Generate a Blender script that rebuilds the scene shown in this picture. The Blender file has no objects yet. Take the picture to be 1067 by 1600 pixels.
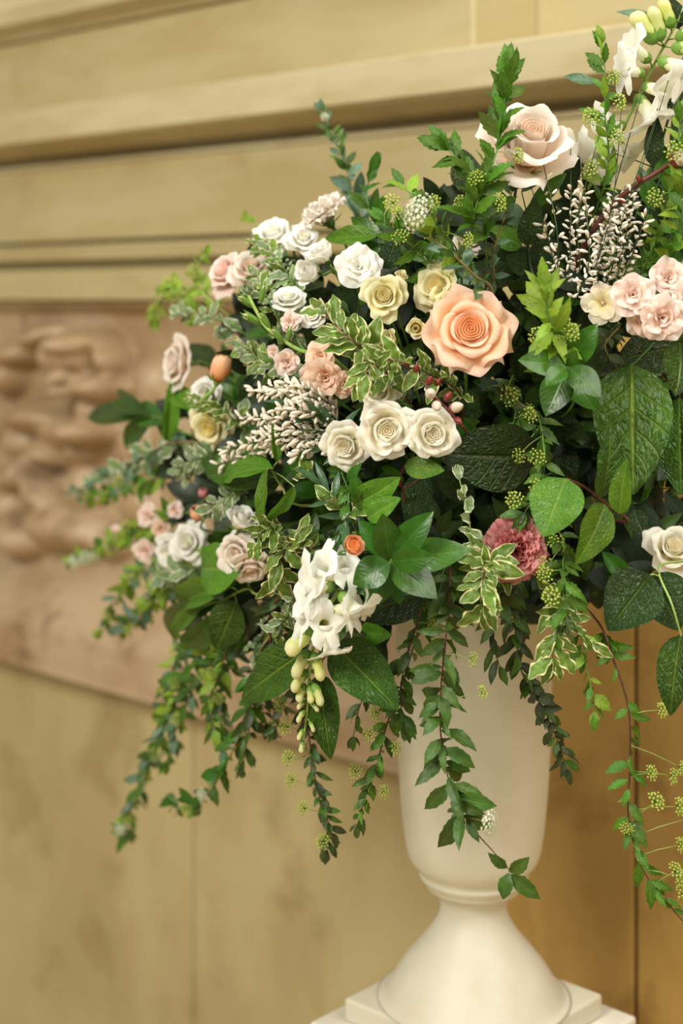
import bpy, math, random
import numpy as np
from mathutils import Vector, Matrix

R = random.Random(7)
scn = bpy.context.scene
COL = scn.collection

# ------------------------------------------------------------------ camera
FPX = 2350.0            # focal length in pixels of the 1067x1600 frame
CAMZ = 1.5
cam_d = bpy.data.cameras.new('camera'); cam = bpy.data.objects.new('camera', cam_d); COL.objects.link(cam)
cam.location = (0, 0, CAMZ); cam.rotation_euler = (math.pi / 2, 0, 0)
cam_d.sensor_fit = 'VERTICAL'; cam_d.sensor_height = 36.0; cam_d.lens = FPX / 1600 * 36
cam_d.shift_y = -(800 - 465) / 1600
cam_d.clip_start = 0.05
cam_d.dof.use_dof = True; cam_d.dof.focus_distance = 1.46; cam_d.dof.aperture_fstop = 2.6
scn.camera = cam
scn.view_settings.view_transform = 'Standard'; scn.view_settings.look = 'None'
scn.view_settings.gamma = 1.0; scn.view_settings.use_curve_mapping = False
scn.view_settings.exposure = 0.22
# ------------------------------------------------------------------ light
wd = bpy.data.worlds.new('world'); scn.world = wd; wd.use_nodes = True
bg = wd.node_tree.nodes['Background']; bg.inputs[0].default_value = (1.0, 0.92, 0.74, 1); bg.inputs[1].default_value = 0.30

def area(name, loc, aim, size, watt, col):
    l = bpy.data.lights.new(name, 'AREA'); l.shape = 'SQUARE'; l.size = size; l.energy = watt; l.color = col
    o = bpy.data.objects.new(name, l); COL.objects.link(o); o.location = loc
    o.rotation_euler = (Vector(aim) - Vector(loc)).to_track_quat('-Z', 'Y').to_euler()
    return o
area('tall_window_light', (-1.9, -0.9, 3.3), (0.0, 1.7, 1.2), 1.3, 122, (1.0, 0.965, 0.87))
area('added_right_fill', (1.45, 0.25, 3.5), (0.15, 1.6, 1.1), 2.0, 78, (1.0, 0.97, 0.90))  # soft fill added high on the right to brighten urn and blooms

# ------------------------------------------------------------------ geometry helpers
def depth(px):
    return float(np.interp(px, [60, 130, 200, 300, 400, 520, 600, 1100], [2.2, 2.12, 1.98, 1.76, 1.6, 1.49, 1.46, 1.45]))
def P(px, py, d):
    return Vector(((px - 533.5) / FPX * d, d, CAMZ - (py - 465) / FPX * d))
def PD(px, py, off=0.0):
    return P(px, py, depth(px) + off)
def vdir(r, u, t):      # right, up, toward the viewer
    return Vector((r, -t, u)).normalized()

def mesh_raw(name, verts, faces, mat=None, uv=None, smooth=True):
    me = bpy.data.meshes.new(name)
    me.from_pydata([tuple(v) for v in verts], [], faces)
    if uv is not None:
        lay = me.uv_layers.new(name='UVMap')
        idx = np.empty(len(me.loops), dtype=np.int32); me.loops.foreach_get('vertex_index', idx)
        lay.data.foreach_set('uv', np.asarray(uv, dtype=np.float32)[idx].ravel())
    if smooth:
        me.polygons.foreach_set('use_smooth', [True] * len(me.polygons))
    if mat: me.materials.append(mat)
    me.update()
    return me

def grid_mesh(name, V, mat, wrap=False):
    nv, nu, _ = V.shape
    faces = []
    cols = nu if wrap else nu - 1
    for j in range(nv - 1):
        for i in range(cols):
            a = j * nu + i; b = j * nu + (i + 1) % nu
            faces.append((a, b, b + nu, a + nu))
    uu, vv = np.meshgrid(np.linspace(0, 1, nu), np.linspace(0, 1, nv))
    return mesh_raw(name, V.reshape(-1, 3), faces, mat, np.stack([uu, vv], -1).reshape(-1, 2))

def catmull(pts, n=8):
    pts = [Vector(p) for p in pts]
    if len(pts) < 3: return [pts[0].lerp(pts[-1], i / n) for i in range(n + 1)]
    q = [2 * pts[0] - pts[1]] + pts + [2 * pts[-1] - pts[-2]]
    out = []
    for i in range(1, len(q) - 2):
        a, b, c, d = q[i - 1:i + 3]
        for k in range(n):
            t = k / n
            out.append(0.5 * ((2 * b) + (c - a) * t + (2 * a - 5 * b + 4 * c - d) * t * t + (3 * b - a - 3 * c + d) * t ** 3))
    out.append(pts[-1])
    return out

def tube_data(pts, r0, r1, seg=6):
    n = len(pts); V = []; F = []
    ref = Vector((0.31, 0.2, 0.93))
    for i, p in enumerate(pts):
        t = (pts[min(i + 1, n - 1)] - pts[max(i - 1, 0)])
        if t.length < 1e-9: t = Vector((0, 0, 1))
        t.normalize()
        a = t.cross(ref)
        if a.length < 1e-3: a = t.cross(Vector((1, 0, 0)))
        a.normalize(); b = t.cross(a)
        r = r0 + (r1 - r0) * i / max(1, n - 1)
        for k in range(seg):
            an = 2 * math.pi * k / seg
            V.append(p + a * (r * math.cos(an)) + b * (r * math.sin(an)))
    for i in range(n - 1):
        for k in range(seg):
            F.append((i * seg + k, i * seg + (k + 1) % seg, (i + 1) * seg + (k + 1) % seg, (i + 1) * seg + k))
    V.append(pts[0]); V.append(pts[-1]); a0 = len(V) - 2; a1 = len(V) - 1
    for k in range(seg):
        F.append((a0, (k + 1) % seg, k)); F.append((a1, (n - 1) * seg + k, (n - 1) * seg + (k + 1) % seg))
    return V, F

def tube_mesh(name, pts, r0, r1, mat, seg=6):
    V, F = tube_data(pts, r0, r1, seg)
    uv = [(0.5, min(1, i / max(1, len(V)))) for i in range(len(V))]
    return mesh_raw(name, V, F, mat, uv)

def lathe_mesh(name, prof, mat, seg=64, smooth=True):
    V = []; F = []
    for r, z in prof:
        for k in range(seg):
            a = 2 * math.pi * k / seg; V.append((r * math.cos(a), r * math.sin(a), z))
    for j in range(len(prof) - 1):
        for k in range(seg):
            F.append((j * seg + k, j * seg + (k + 1) % seg, (j + 1) * seg + (k + 1) % seg, (j + 1) * seg + k))
    return mesh_raw(name, V, F, mat, None, smooth)

def link(name, me, M=None, parent=None):
    o = bpy.data.objects.new(name, me); COL.objects.link(o)
    M = M or Matrix.Identity(4)
    if parent is not None:
        o.parent = parent
        o.matrix_basis = WM[parent.name].inverted() @ M
    else:
        o.matrix_basis = M
    WM[o.name] = M.copy()
    return o
WM = {}
def thing(name, loc, label, cat, group=None):
    o = bpy.data.objects.new(name, None); COL.objects.link(o); o.empty_display_size = 0.01
    o.location = loc; WM[o.name] = Matrix.Translation(loc)
    o['label'] = label; o['category'] = cat
    if group: o['group'] = group
    return o
def tag(o, label, cat, group=None):
    o['label'] = label; o['category'] = cat
    if group: o['group'] = group
    return o

# ------------------------------------------------------------------ materials
def srgb(h):
    h = h.lstrip('#'); c = [int(h[i:i + 2], 16) / 255 for i in (0, 2, 4)]
    return tuple(x / 12.92 if x <= 0.04045 else ((x + 0.055) / 1.055) ** 2.4 for x in c) + (1.0,)

class G:
    def __init__(s, name):
        s.m = bpy.data.materials.new(name); s.m.use_nodes = True; s.nt = s.m.node_tree; s.nt.nodes.clear()
        s.out = s.nt.nodes.new('ShaderNodeOutputMaterial')
    def n(s, typ, props=None, **inp):
        nd = s.nt.nodes.new(typ)
        for k, v in (props or {}).items(): setattr(nd, k, v)
        for k, v in inp.items():
            key = int(k[1:]) if k[0] == 'i' and k[1:].isdigit() else k.replace('_', ' ')
            sock = nd.inputs[key]
            if hasattr(v, 'is_output'): s.nt.links.new(v, sock)
            else: sock.default_value = v
        return nd
    def math(s, op, a, b=0.0, c=0.0):
        return s.n('ShaderNodeMath', {'operation': op}, i0=a, i1=b, i2=c).outputs[0]
    def mapr(s, x, a, b, c=0.0, d=1.0, smooth=True):
        return s.n('ShaderNodeMapRange', {'interpolation_type': 'SMOOTHSTEP' if smooth else 'LINEAR'}, i0=x, i1=a, i2=b, i3=c, i4=d).outputs[0]
    def mix(s, f, a, b, mode='MIX'):
        nd = s.nt.nodes.new('ShaderNodeMix'); nd.data_type = 'RGBA'; nd.blend_type = mode
        for i, v in ((0, f), (6, a), (7, b)):
            if hasattr(v, 'is_output'): s.nt.links.new(v, nd.inputs[i])
            else: nd.inputs[i].default_value = v
        return nd.outputs[2]
    def noise(s, vec, scale, detail=3.0, rough=0.55):
        return s.n('ShaderNodeTexNoise', None, Vector=vec, Scale=scale, Detail=detail, Roughness=rough).outputs[0]
    def done(s, shader):
        s.nt.links.new(shader, s.out.inputs[0]); return s.m

def leaf_mat(name, dark, light, vein, vein_amt=0.5, nveins=7.0, slope=1.6, rough=0.42, transl=0.22, margin=None, under=None, bump=0.25, var=0.25, val=0.80, quilt=0.0):
    g = G(name)
    uv = g.n('ShaderNodeUVMap').outputs[0]; sx = g.n('ShaderNodeSeparateXYZ', None, Vector=uv)
    a = g.math('ABSOLUTE', g.math('SUBTRACT', sx.outputs[0], 0.5)); a = g.math('MULTIPLY', a, 2.0)
    oi = g.n('ShaderNodeObjectInfo'); rnd = oi.outputs['Random']
    obj = g.n('ShaderNodeTexCoord').outputs['Object']
    nz = g.noise(obj, 2.6, 3.0)
    f = g.math('ADD', g.mapr(nz, 0.3, 0.7, 0, 0.6), g.math('MULTIPLY', rnd, 0.4))
    col = g.mix(f, srgb(dark), srgb(light))
    mid = g.mapr(a, 0.02, 0.10, 1.0, 0.0)
    pp = g.math('PINGPONG', g.math('SUBTRACT', g.math('MULTIPLY', sx.outputs[1], nveins), g.math('MULTIPLY', a, slope)), 0.5)
    side = g.math('MULTIPLY', g.mapr(pp, 0.0, 0.10, 1.0, 0.0), g.mapr(a, 0.75, 1.0, 1.0, 0.2))
    v = g.math('MAXIMUM', mid, g.math('MULTIPLY', side, 0.55))
    col = g.mix(g.math('MULTIPLY', v, vein_amt), col, srgb(vein))
    if margin:
        nm = g.noise(uv, 5.0, 2.0)
        mf = g.mapr(g.math('ADD', a, g.math('MULTIPLY', g.math('SUBTRACT', nm, 0.5), 0.7)), 0.72, 0.84)
        col = g.mix(mf, col, srgb(margin))
    if under:
        bf = g.n('ShaderNodeNewGeometry').outputs['Backfacing']
        col = g.mix(g.math('MULTIPLY', bf, 0.8), col, srgb(under))
    hs = g.n('ShaderNodeHueSaturation', None, Hue=g.mapr(rnd, 0, 1, 0.485, 0.512, False), Saturation=1.0,
             Value=g.mapr(g.math('FRACT', g.math('MULTIPLY', rnd, 7.3)), 0, 1, val * (1 - var), val * (1 + var), False), Color=col).outputs[0]
    hgt = g.math('ADD', g.math('MULTIPLY', v, -1.0), g.math('MULTIPLY', nz, 0.8))
    if quilt:
        vo = g.n('ShaderNodeTexVoronoi', {'feature': 'DISTANCE_TO_EDGE'}, Vector=uv, Scale=14.0).outputs[0]
        hgt = g.math('ADD', hgt, g.math('MULTIPLY', g.mapr(vo, 0.0, 0.40), quilt))
    bmp = g.n('ShaderNodeBump', None, Strength=bump, Distance=0.02, Height=hgt).outputs[0]
    p = g.n('ShaderNodeBsdfPrincipled', None, Base_Color=hs, Roughness=rough, Normal=bmp)
    p.inputs['Specular IOR Level'].default_value = 0.42
    tr2 = g.n('ShaderNodeBsdfTranslucent', None, Color=hs)
    return g.done(g.n('ShaderNodeMixShader', None, i0=transl, i1=p.outputs[0], i2=tr2.outputs[0]).outputs[0])

def petal_mat(name, base, mid, tip, transl=0.38, rough=0.6, var=0.05, fleck=None):
    g = G(name)
    uv = g.n('ShaderNodeUVMap').outputs[0]; sx = g.n('ShaderNodeSeparateXYZ', None, Vector=uv)
    oi = g.n('ShaderNodeObjectInfo'); rnd = oi.outputs['Random']
    obj = g.n('ShaderNodeTexCoord').outputs['Object']
    nz = g.noise(obj, 60.0, 2.0)
    y = g.math('ADD', sx.outputs[1], g.math('MULTIPLY', g.math('SUBTRACT', nz, 0.5), 0.15))
    col = g.mix(g.mapr(y, 0.05, 0.5), srgb(base), srgb(mid))
    col = g.mix(g.mapr(y, 0.55, 0.98), col, srgb(tip))
    if fleck:
        col = g.mix(g.mapr(y, 0.90, 1.0, 0, 0.7), col, srgb(fleck))
    hs = g.n('ShaderNodeHueSaturation', None, Hue=0.5, Saturation=g.mapr(rnd, 0, 1, 0.9, 1.1, False), Value=g.mapr(rnd, 0, 1, 1 - var, 1 + var, False), Color=col).outputs[0]
    # fine radial veins
    w = g.math('SINE', g.math('MULTIPLY', sx.outputs[0], 70.0))
    bmp = g.n('ShaderNodeBump', None, Strength=0.06, Distance=0.001, Height=w).outputs[0]
    p = g.n('ShaderNodeBsdfPrincipled', None, Base_Color=hs, Roughness=rough, Normal=bmp)
    p.inputs['Specular IOR Level'].default_value = 0.25
    tr = g.n('ShaderNodeBsdfTranslucent', None, Color=hs)
    return g.done(g.n('ShaderNodeMixShader', None, i0=transl, i1=p.outputs[0], i2=tr.outputs[0]).outputs[0])

def stone_mat(name, a, b, stain, stain_amt=0.5, scale=3.0, rough=0.55, streak=(1, 1, 3.0)):
    g = G(name)
    geo = g.n('ShaderNodeNewGeometry').outputs['Position']
    mp = g.n('ShaderNodeMapping', None, Vector=geo); mp.inputs['Scale'].default_value = streak
    n1 = g.noise(mp.outputs[0], scale, 5.0, 0.6); n2 = g.noise(geo, scale * 2.3, 4.0, 0.6); n3 = g.noise(geo, 90, 3)
    col = g.mix(g.mapr(n1, 0.35, 0.65), srgb(a), srgb(b))
    col = g.mix(g.math('MULTIPLY', g.mapr(n2, 0.52, 0.72), stain_amt), col, srgb(stain))
    bmp = g.n('ShaderNodeBump', None, Strength=0.12, Distance=0.002, Height=n3).outputs[0]
    p = g.n('ShaderNodeBsdfPrincipled', None, Base_Color=col, Roughness=rough, Normal=bmp)
    return g.done(p.outputs[0])

def plain_mat(name, a, b=None, rough=0.5, scale=40, transl=0.0):
    g = G(name); obj = g.n('ShaderNodeTexCoord').outputs['Object']
    col = g.mix(g.mapr(g.noise(obj, scale, 3), 0.35, 0.65), srgb(a), srgb(b or a))
    p = g.n('ShaderNodeBsdfPrincipled', None, Base_Color=col, Roughness=rough)
    if transl:
        tr = g.n('ShaderNodeBsdfTranslucent', None, Color=col)
        return g.done(g.n('ShaderNodeMixShader', None, i0=transl, i1=p.outputs[0], i2=tr.outputs[0]).outputs[0])
    return g.done(p.outputs[0])

M = {}
M['salal'] = leaf_mat('salal leaf', '#284c10', '#4b7a1d', '#a5bf50', 0.34, 6, 1.5, 0.40, 0.18, under='#7a9348', bump=0.55, var=0.2, quilt=0.22)
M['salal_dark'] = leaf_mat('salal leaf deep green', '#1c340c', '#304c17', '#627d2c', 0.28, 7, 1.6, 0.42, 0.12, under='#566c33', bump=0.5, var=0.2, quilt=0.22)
M['salal_bright'] = leaf_mat('salal leaf bright', '#467c18', '#74a62a', '#b5cf60', 0.3, 6, 1.6, 0.36, 0.28, under='#86a548', bump=0.3, var=0.12, quilt=0.22)
M['ruscus'] = leaf_mat('ruscus leaf', '#2a5810', '#4a8220', '#7fa848', 0.2, 9, 3.0, 0.28, 0.2, under='#658f40', bump=0.12, var=0.25)
M['spirea'] = leaf_mat('spirea leaf', '#3d6c12', '#649826', '#94bc4a', 0.28, 6, 2.0, 0.48, 0.3, under='#86a550', bump=0.25, var=0.25)
M['spirea_light'] = leaf_mat('spirea leaf yellow green', '#6c9622', '#9cbc3c', '#c0d670', 0.3, 6, 2.0, 0.5, 0.35, under='#a6bb62', bump=0.2, var=0.2, val=0.95)
M['varieg'] = leaf_mat('variegated pittosporum leaf', '#47691f', '#7d9c40', '#8fa553', 0.25, 7, 1.5, 0.36, 0.25, margin='#ecebb0', under='#b3bd78', bump=0.2, var=0.2, val=0.95)
M['varieg_pale'] = leaf_mat('pale variegated leaf', '#5f7f4a', '#8ca16c', '#a2b58b', 0.25, 7, 1.5, 0.45, 0.25, margin='#eeeed4', under='#bac49c', bump=0.2, var=0.2, val=0.95)
M['blue'] = leaf_mat('blue green leaf', '#46694a', '#7b9c7e', '#9ab39c', 0.2, 6, 2.0, 0.42, 0.2, under='#a6b8a0', bump=0.15, var=0.25)
M['narrow'] = leaf_mat('narrow willow leaf', '#2f5630', '#547a52', '#82a17c', 0.2, 6, 3.0, 0.30, 0.15, under='#7a9277', bump=0.1, var=0.25)
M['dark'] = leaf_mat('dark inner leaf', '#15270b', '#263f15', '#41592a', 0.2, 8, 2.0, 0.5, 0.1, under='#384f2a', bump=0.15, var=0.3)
M['vine'] = leaf_mat('vine leaf', '#345516', '#577d2c', '#86a452', 0.2, 6, 2.0, 0.45, 0.22, under='#849a58', bump=0.15, var=0.3)
M['oldvine'] = leaf_mat('dull vine leaf', '#2b3917', '#48572b', '#667242', 0.2, 6, 2.0, 0.5, 0.15, under='#727a4c', bump=0.15, var=0.25)
M['calyx'] = plain_mat('calyx green', '#5c8a32', '#86ac4a', 0.5, 60, 0.15)
M['sepal_dark'] = plain_mat('sepal green', '#3a5f22', '#587f33', 0.5, 60, 0.15)
M['stem'] = plain_mat('green stem', '#3f6a25', '#6a9038', 0.5, 30)
M['stem_light'] = plain_mat('light stem', '#7fa04a', '#a3bd62', 0.5, 30)
M['stem_dark'] = plain_mat('dark green stem', '#1f3316', '#33502a', 0.5, 30)
M['stem_brown'] = plain_mat('brown stem', '#46241b', '#6b3626', 0.5, 30)
M['twig'] = plain_mat('grey brown twig', '#6b5a35', '#8b7a48', 0.6, 30)
M['budgreen'] = plain_mat('green flower bud', '#a9bf45', '#cdd96a', 0.5, 80, 0.2)
M['budwhite'] = plain_mat('tiny white flower', '#e9ead0', '#fbfbee', 0.6, 80, 0.3)
M['peach'] = petal_mat('peach petal', '#f9a04c', '#fbc795', '#fde0c8', fleck='#f9cdb4')
M['blush'] = petal_mat('blush petal', '#f6d6ae', '#f9e9da', '#fbf3ea')
M['cream'] = petal_mat('cream petal', '#f7e8b8', '#faf4de', '#fcf9ee')
M['yellow'] = petal_mat('yellow cream petal', '#f2da7c', '#f6ecae', '#f9f4d2')
M['white'] = petal_mat('white petal', '#f1eec6', '#fbf9f0', '#fdfcf8')
M['pink'] = petal_mat('pink petal', '#f6d9b8', '#f9dfd0', '#fbe9e0')
M['pinkpeach'] = petal_mat('peach pink petal', '#f0c294', '#f6d2b6', '#fae2d0')
M['paleyellow'] = petal_mat('pale yellow stock petal', '#eddc8e', '#f8efcc', '#faf0e2')
M['rosepink'] = petal_mat('rose blush petal', '#f6c7ae', '#f9dcd0', '#fbebe4')
M['carn'] = petal_mat('deep pink carnation petal', '#b03344', '#d96f78', '#e9a5a4', 0.3)
M['carnwhite'] = petal_mat('pale carnation petal', '#f5e2c2', '#f9eee0', '#fbf6ee')
M['orange'] = petal_mat('orange petal', '#ea7f34', '#f7b27c', '#fbcfa6', 0.28)
M['snap'] = petal_mat('snapdragon petal', '#f3efa8', '#fbfaec', '#fdfdf9')
M['snapbud'] = petal_mat('snapdragon bud petal', '#b4cb62', '#e2e89a', '#f4f1c0')
M['genista'] = petal_mat('genista bud', '#8a6a40', '#f3ead8', '#fbf8ee', 0.2)
M['catkin'] = plain_mat('grey catkin fur', '#b6a391', '#d9cdbd', 0.95, 300)
M['budred'] = plain_mat('red bud scale', '#5b1e1c', '#87302a', 0.4, 40)
M['dark_core'] = plain_mat('dark moss', '#10200c', '#22361a', 0.9, 60)
M['wall'] = stone_mat('tan marble wall', '#b9ab80', '#ad9c6c', '#998352', 0.4, 2.2, 0.5, (1, 1, 4))
M['wall_low'] = stone_mat('amber marble wall', '#bdae80', '#b09f72', '#8c754e', 0.5, 2.6, 0.45, (2, 2, 1))
M['wall_warm_shade'] = stone_mat('marble wall with painted warm shade', '#c09d58', '#ae8a48', '#80602f', 0.5, 4.5, 0.45, (2, 2, 1))  # warm shade right of the urn, put into the slab colour
M['ledge'] = stone_mat('pale marble ledge', '#c4b894', '#b7a67c', '#9c8454', 0.35, 3.0, 0.45, (1, 1, 5))
M['relief'] = stone_mat('veined brown marble', '#b8a080', '#9f835f', '#6e4f38', 0.7, 5.0, 0.45, (1, 1, 1.5))
M['urn'] = stone_mat('white urn marble', '#d8d3c1', '#cfc9b3', '#bdb394', 0.3, 4.0, 0.5, (1, 1, 1))
M['plinth'] = stone_mat('white plinth marble', '#e8e3d6', '#e0d9c8', '#ccc0a6', 0.3, 4.0, 0.35, (1, 1, 1))
M['floor'] = stone_mat('stone floor', '#c9b48a', '#b49a6a', '#8f7446', 0.4, 1.5, 0.4, (1, 1, 1))

# ------------------------------------------------------------------ room: wall, ledge, relief, floor
Wd = Vector((-0.731, 0.682, 0)).normalized(); Nn = Vector((-Wd.y, Wd.x, 0))       # along the wall (away), out of the wall
if Nn.y > 0: Nn = -Nn
WB = Vector((0.367, 1.97, 0))
def wpt(t, o, z): return WB + Wd * t + Nn * o + Vector((0, 0, z))
def tpx(px, o=0.0):
    r = (px - 533.5) / FPX; b = WB + Nn * o
    return (b.x - r * b.y) / (r * Wd.y - Wd.x)
K0 = (WB + Wd * tpx(0)).y / FPX
def zz(y): return CAMZ - (y - 465) * K0

def prism(name, prof, t0, t1, mat, parent=None, bev=0.0):
    n = len(prof); V = [wpt(t0, o, z) for o, z in prof] + [wpt(t1, o, z) for o, z in prof]
    F = [(i, (i + 1) % n, n + (i + 1) % n, n + i) for i in range(n)] + [tuple(range(n))[::-1], tuple(range(n, 2 * n))]
    me = mesh_raw(name, V, F, mat, None, False)
    o = link(name, me, None, parent)
    if bev:
        b = o.modifiers.new('edge', 'BEVEL'); b.width = bev; b.segments = 2; b.limit_method = 'ANGLE'
    return o
def struct(o): o['kind'] = 'structure'; return o
TA, TB = -1.6, 4.2
wall = struct(prism('wall_back', [(-0.40, 0), (-0.155, 0), (-0.155, 3.6), (-0.40, 3.6)], TA, TB, M['wall']))
# upper course: projecting blocks on the ledge
prism('stone_panel', [(-0.155, zz(186)), (0.0, zz(186)), (0.0, zz(72)), (-0.155, zz(72))], tpx(740), TB, M['wall'], wall, 0.004)
prism('stone_panel', [(-0.155, zz(-60)), (0.0, zz(-60)), (0.0, zz(-420)), (-0.155, zz(-420))], tpx(740), TB, M['wall'], wall, 0.004)
struct(prism('trim_1', [(-0.155, zz(71)), (0.01, zz(71)), (0.016, zz(66)), (0.05, zz(54)), (0.055, zz(30)), (0.03, zz(24)), (0.02, zz(10)), (0.02, zz(-58)), (-0.155, zz(-58))], tpx(740), TB, M['ledge']))
# ledge
struct(prism('trim_2', [(-0.155, zz(268)), (-0.02, zz(268)), (-0.018, zz(262)), (-0.05, zz(260)), (-0.05, zz(254)), (-0.012, zz(247)), (0.008, zz(240)), (0.045, zz(238)), (0.055, zz(234)), (0.055, zz(190)), (0.048, zz(186)), (-0.155, zz(186))], TA, TB, M['ledge']))
prism('stone_panel', [(-0.155, zz(380)), (-0.02, zz(380)), (-0.02, zz(269)), (-0.155, zz(269))], TA, TB, M['wall'], wall, 0.003)
struct(prism('trim_3', [(-0.155, zz(470)), (-0.01, zz(470)), (0.0, zz(467)), (0.0, zz(457)), (-0.018, zz(454)), (-0.018, zz(424)), (-0.045, zz(420)), (-0.045, zz(411)), (-0.012, zz(408)), (-0.008, zz(394)), (-0.024, zz(391)), (-0.024, zz(386)), (-0.04, zz(385)), (-0.04, zz(381)), (-0.155, zz(381))], TA, TB, M['wall']))
# lower slabs with open joints
ZL = zz(1018)
TE = tpx(740)          # the frieze stops behind the urn
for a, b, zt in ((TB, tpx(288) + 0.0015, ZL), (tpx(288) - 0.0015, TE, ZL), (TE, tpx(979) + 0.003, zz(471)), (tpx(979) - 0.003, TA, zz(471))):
    prism('stone_panel', [(-0.155, 0.0), (-0.02, 0.0), (-0.02, zt), (-0.155, zt)], b, a, M['wall_low' if zt == ZL else 'wall_warm_shade'], wall, 0.003)

# carved frieze (one height field of stone)
def build_relief():
    nt, nz_ = 300, 170
    t0, t1 = TE, 2.6
    ts = np.concatenate([np.linspace(t0, 0.75, 40), np.linspace(0.76, 1.75, 210), np.linspace(1.76, t1, 50)])
    zs = np.linspace(ZL, zz(471), nz_)
    T, Z = np.meshgrid(ts, zs)
    # plain splayed border at the foot of the panel, recessed ground above
    fz = (Z - ZL) / (zz(471) - ZL)
    def sm(x, a, b):
        q = np.clip((x - a) / (b - a), 0, 1); return q * q * (3 - 2 * q)
    H = -0.05 + 0.09 * (1 - sm(fz, 0.10, 0.30)) + 0.03 * sm(fz, 0.965, 0.99)
    rng = np.random.RandomState(3)
    bumps = [  # px, py, rx, ry, rot deg, height
        (100, 556, 48, 44, 0, .125), (108, 540, 36, 26, 0, .14), (104, 592, 30, 30, 0, .115), (110, 590, 8, 14, 0, .135), (106, 612, 16, 9, 0, .13),
        (60, 528, 44, 15, -28, .08), (22, 556, 30, 20, -48, .09), (8, 590, 20, 34, 12, .08), (144, 532, 30, 18, 28, .10), (166, 562, 18, 32, -8, .09), (168, 590, 14, 18, 0, .07),
        (146, 604, 32, 27, 0, .12), (142, 640, 26, 26, 0, .08), (48, 652, 52, 30, -12, .11), (30, 690, 30, 34, 20, .08), (90, 668, 44, 42, 0, .08), (122, 676, 24, 26, 0, .125), (124, 706, 18, 26, 8, .08),
        (66, 706, 32, 20, 40, .09), (30, 742, 22, 50, 38, .09), (60, 770, 22, 50, -32, .085), (4, 790, 34, 40, 0, .08), (136, 760, 26, 40, -14, .06), (76, 822, 46, 40, 0, .10), (22, 842, 40, 34, 0, .09), (122, 832, 40, 36, 0, .095), (164, 848, 32, 26, 0, .07),
        (200, 700, 22, 46, 0, .05), (210, 790, 30, 40, 0, .05), (-40, 640, 40, 60, 0, .07), (-50, 760, 50, 60, 0, .07), (230, 600, 28, 44, 0, .04)]
    fig = np.full_like(H, -1.0)
    for px, py, rx, ry, rot, h in bumps:
        tc = tpx(px, h * .58 - .06); Yc = (WB + Nn * (h * .58 - .06) + Wd * tc).y; zc = CAMZ - (py - 465) / FPX * Yc
        st = abs(tpx(px + 10) - tpx(px - 10)) / 20; sz = Yc / FPX
        dt = -(T - tc) / st; dzp = -(Z - zc) / sz
        rx *= .95; c, s = math.cos(math.radians(rot)), math.sin(math.radians(rot))
        u = (dt * c + dzp * s) / rx; w = (-dt * s + dzp * c) / ry
        q = np.sqrt(np.clip(1 - (u * u + w * w), 0, 1)) * h * 1.0 - 0.06
        q = np.where(u * u + w * w < 1, q, -1)
        fig = np.maximum(fig, q)
    # eye sockets and locks of hair
    for px, py, rx, ry, h in ((92, 580, 10, 8, .04), (124, 582, 10, 8, .04), (44, 574, 9, 24, .2), (139, 576, 7, 15, .14), (10, 735, 14, 16, .2), (96, 744, 13, 18, .2), (96, 636, 30, 8, .08), (106, 622, 12, 5, .05), (60, 640, 20, 4, .03)):
        tc = tpx(px, h * .58 - .06); Yc = (WB + Nn * (h * .58 - .06) + Wd * tc).y; zc = CAMZ - (py - 465) / FPX * Yc
        st = abs(tpx(px + 10) - tpx(px - 10)) / 20 * .8; sz = Yc / FPX
        fig -= .55 * h * np.exp(-(((T - tc) / st / rx) ** 2 + ((Z - zc) / sz / ry) ** 2))
    H = np.maximum(H, fig)
    for _ in range(2):
        Hp = np.pad(H, 1, mode='edge'); H = (Hp[1:-1, 1:-1] * 4 + Hp[:-2, 1:-1] + Hp[2:, 1:-1] + Hp[1:-1, :-2] + Hp[1:-1, 2:]) / 8
    H[0, :] = 0.045; H[1, :] = np.maximum(H[1, :], 0.04); H[:, 0] = -0.15
    V = np.stack([WB.x + Wd.x * T + Nn.x * H, WB.y + Wd.y * T + Nn.y * H, Z], -1)
    back = V[:1].copy(); back[0, :, 0] = WB.x + Wd.x * ts + Nn.x * -0.15; back[0, :, 1] = WB.y + Wd.y * ts + Nn.y * -0.15; back[0, :, 2] = ZL
    V = np.concatenate([back, V], 0)
    me = grid_mesh('carved_relief', V, M['relief'])
    o = link('carved_relief', me)
    tag(o, 'veined brown marble relief carved with a crouching cherub, set into the tan wall', 'relief')
build_relief()
fl = mesh_raw('floor', [(-4, -3, 0), (4, -3, 0), (4, 5, 0), (-4, 5, 0), (-4, -3, -.1), (4, -3, -.1), (4, 5, -.1), (-4, 5, -.1)],
              [(0, 1, 2, 3), (7, 6, 5, 4), (0, 4, 5, 1), (1, 5, 6, 2), (2, 6, 7, 3), (3, 7, 4, 0)], M['floor'], None, False)
struct(link('floor', fl))

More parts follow.
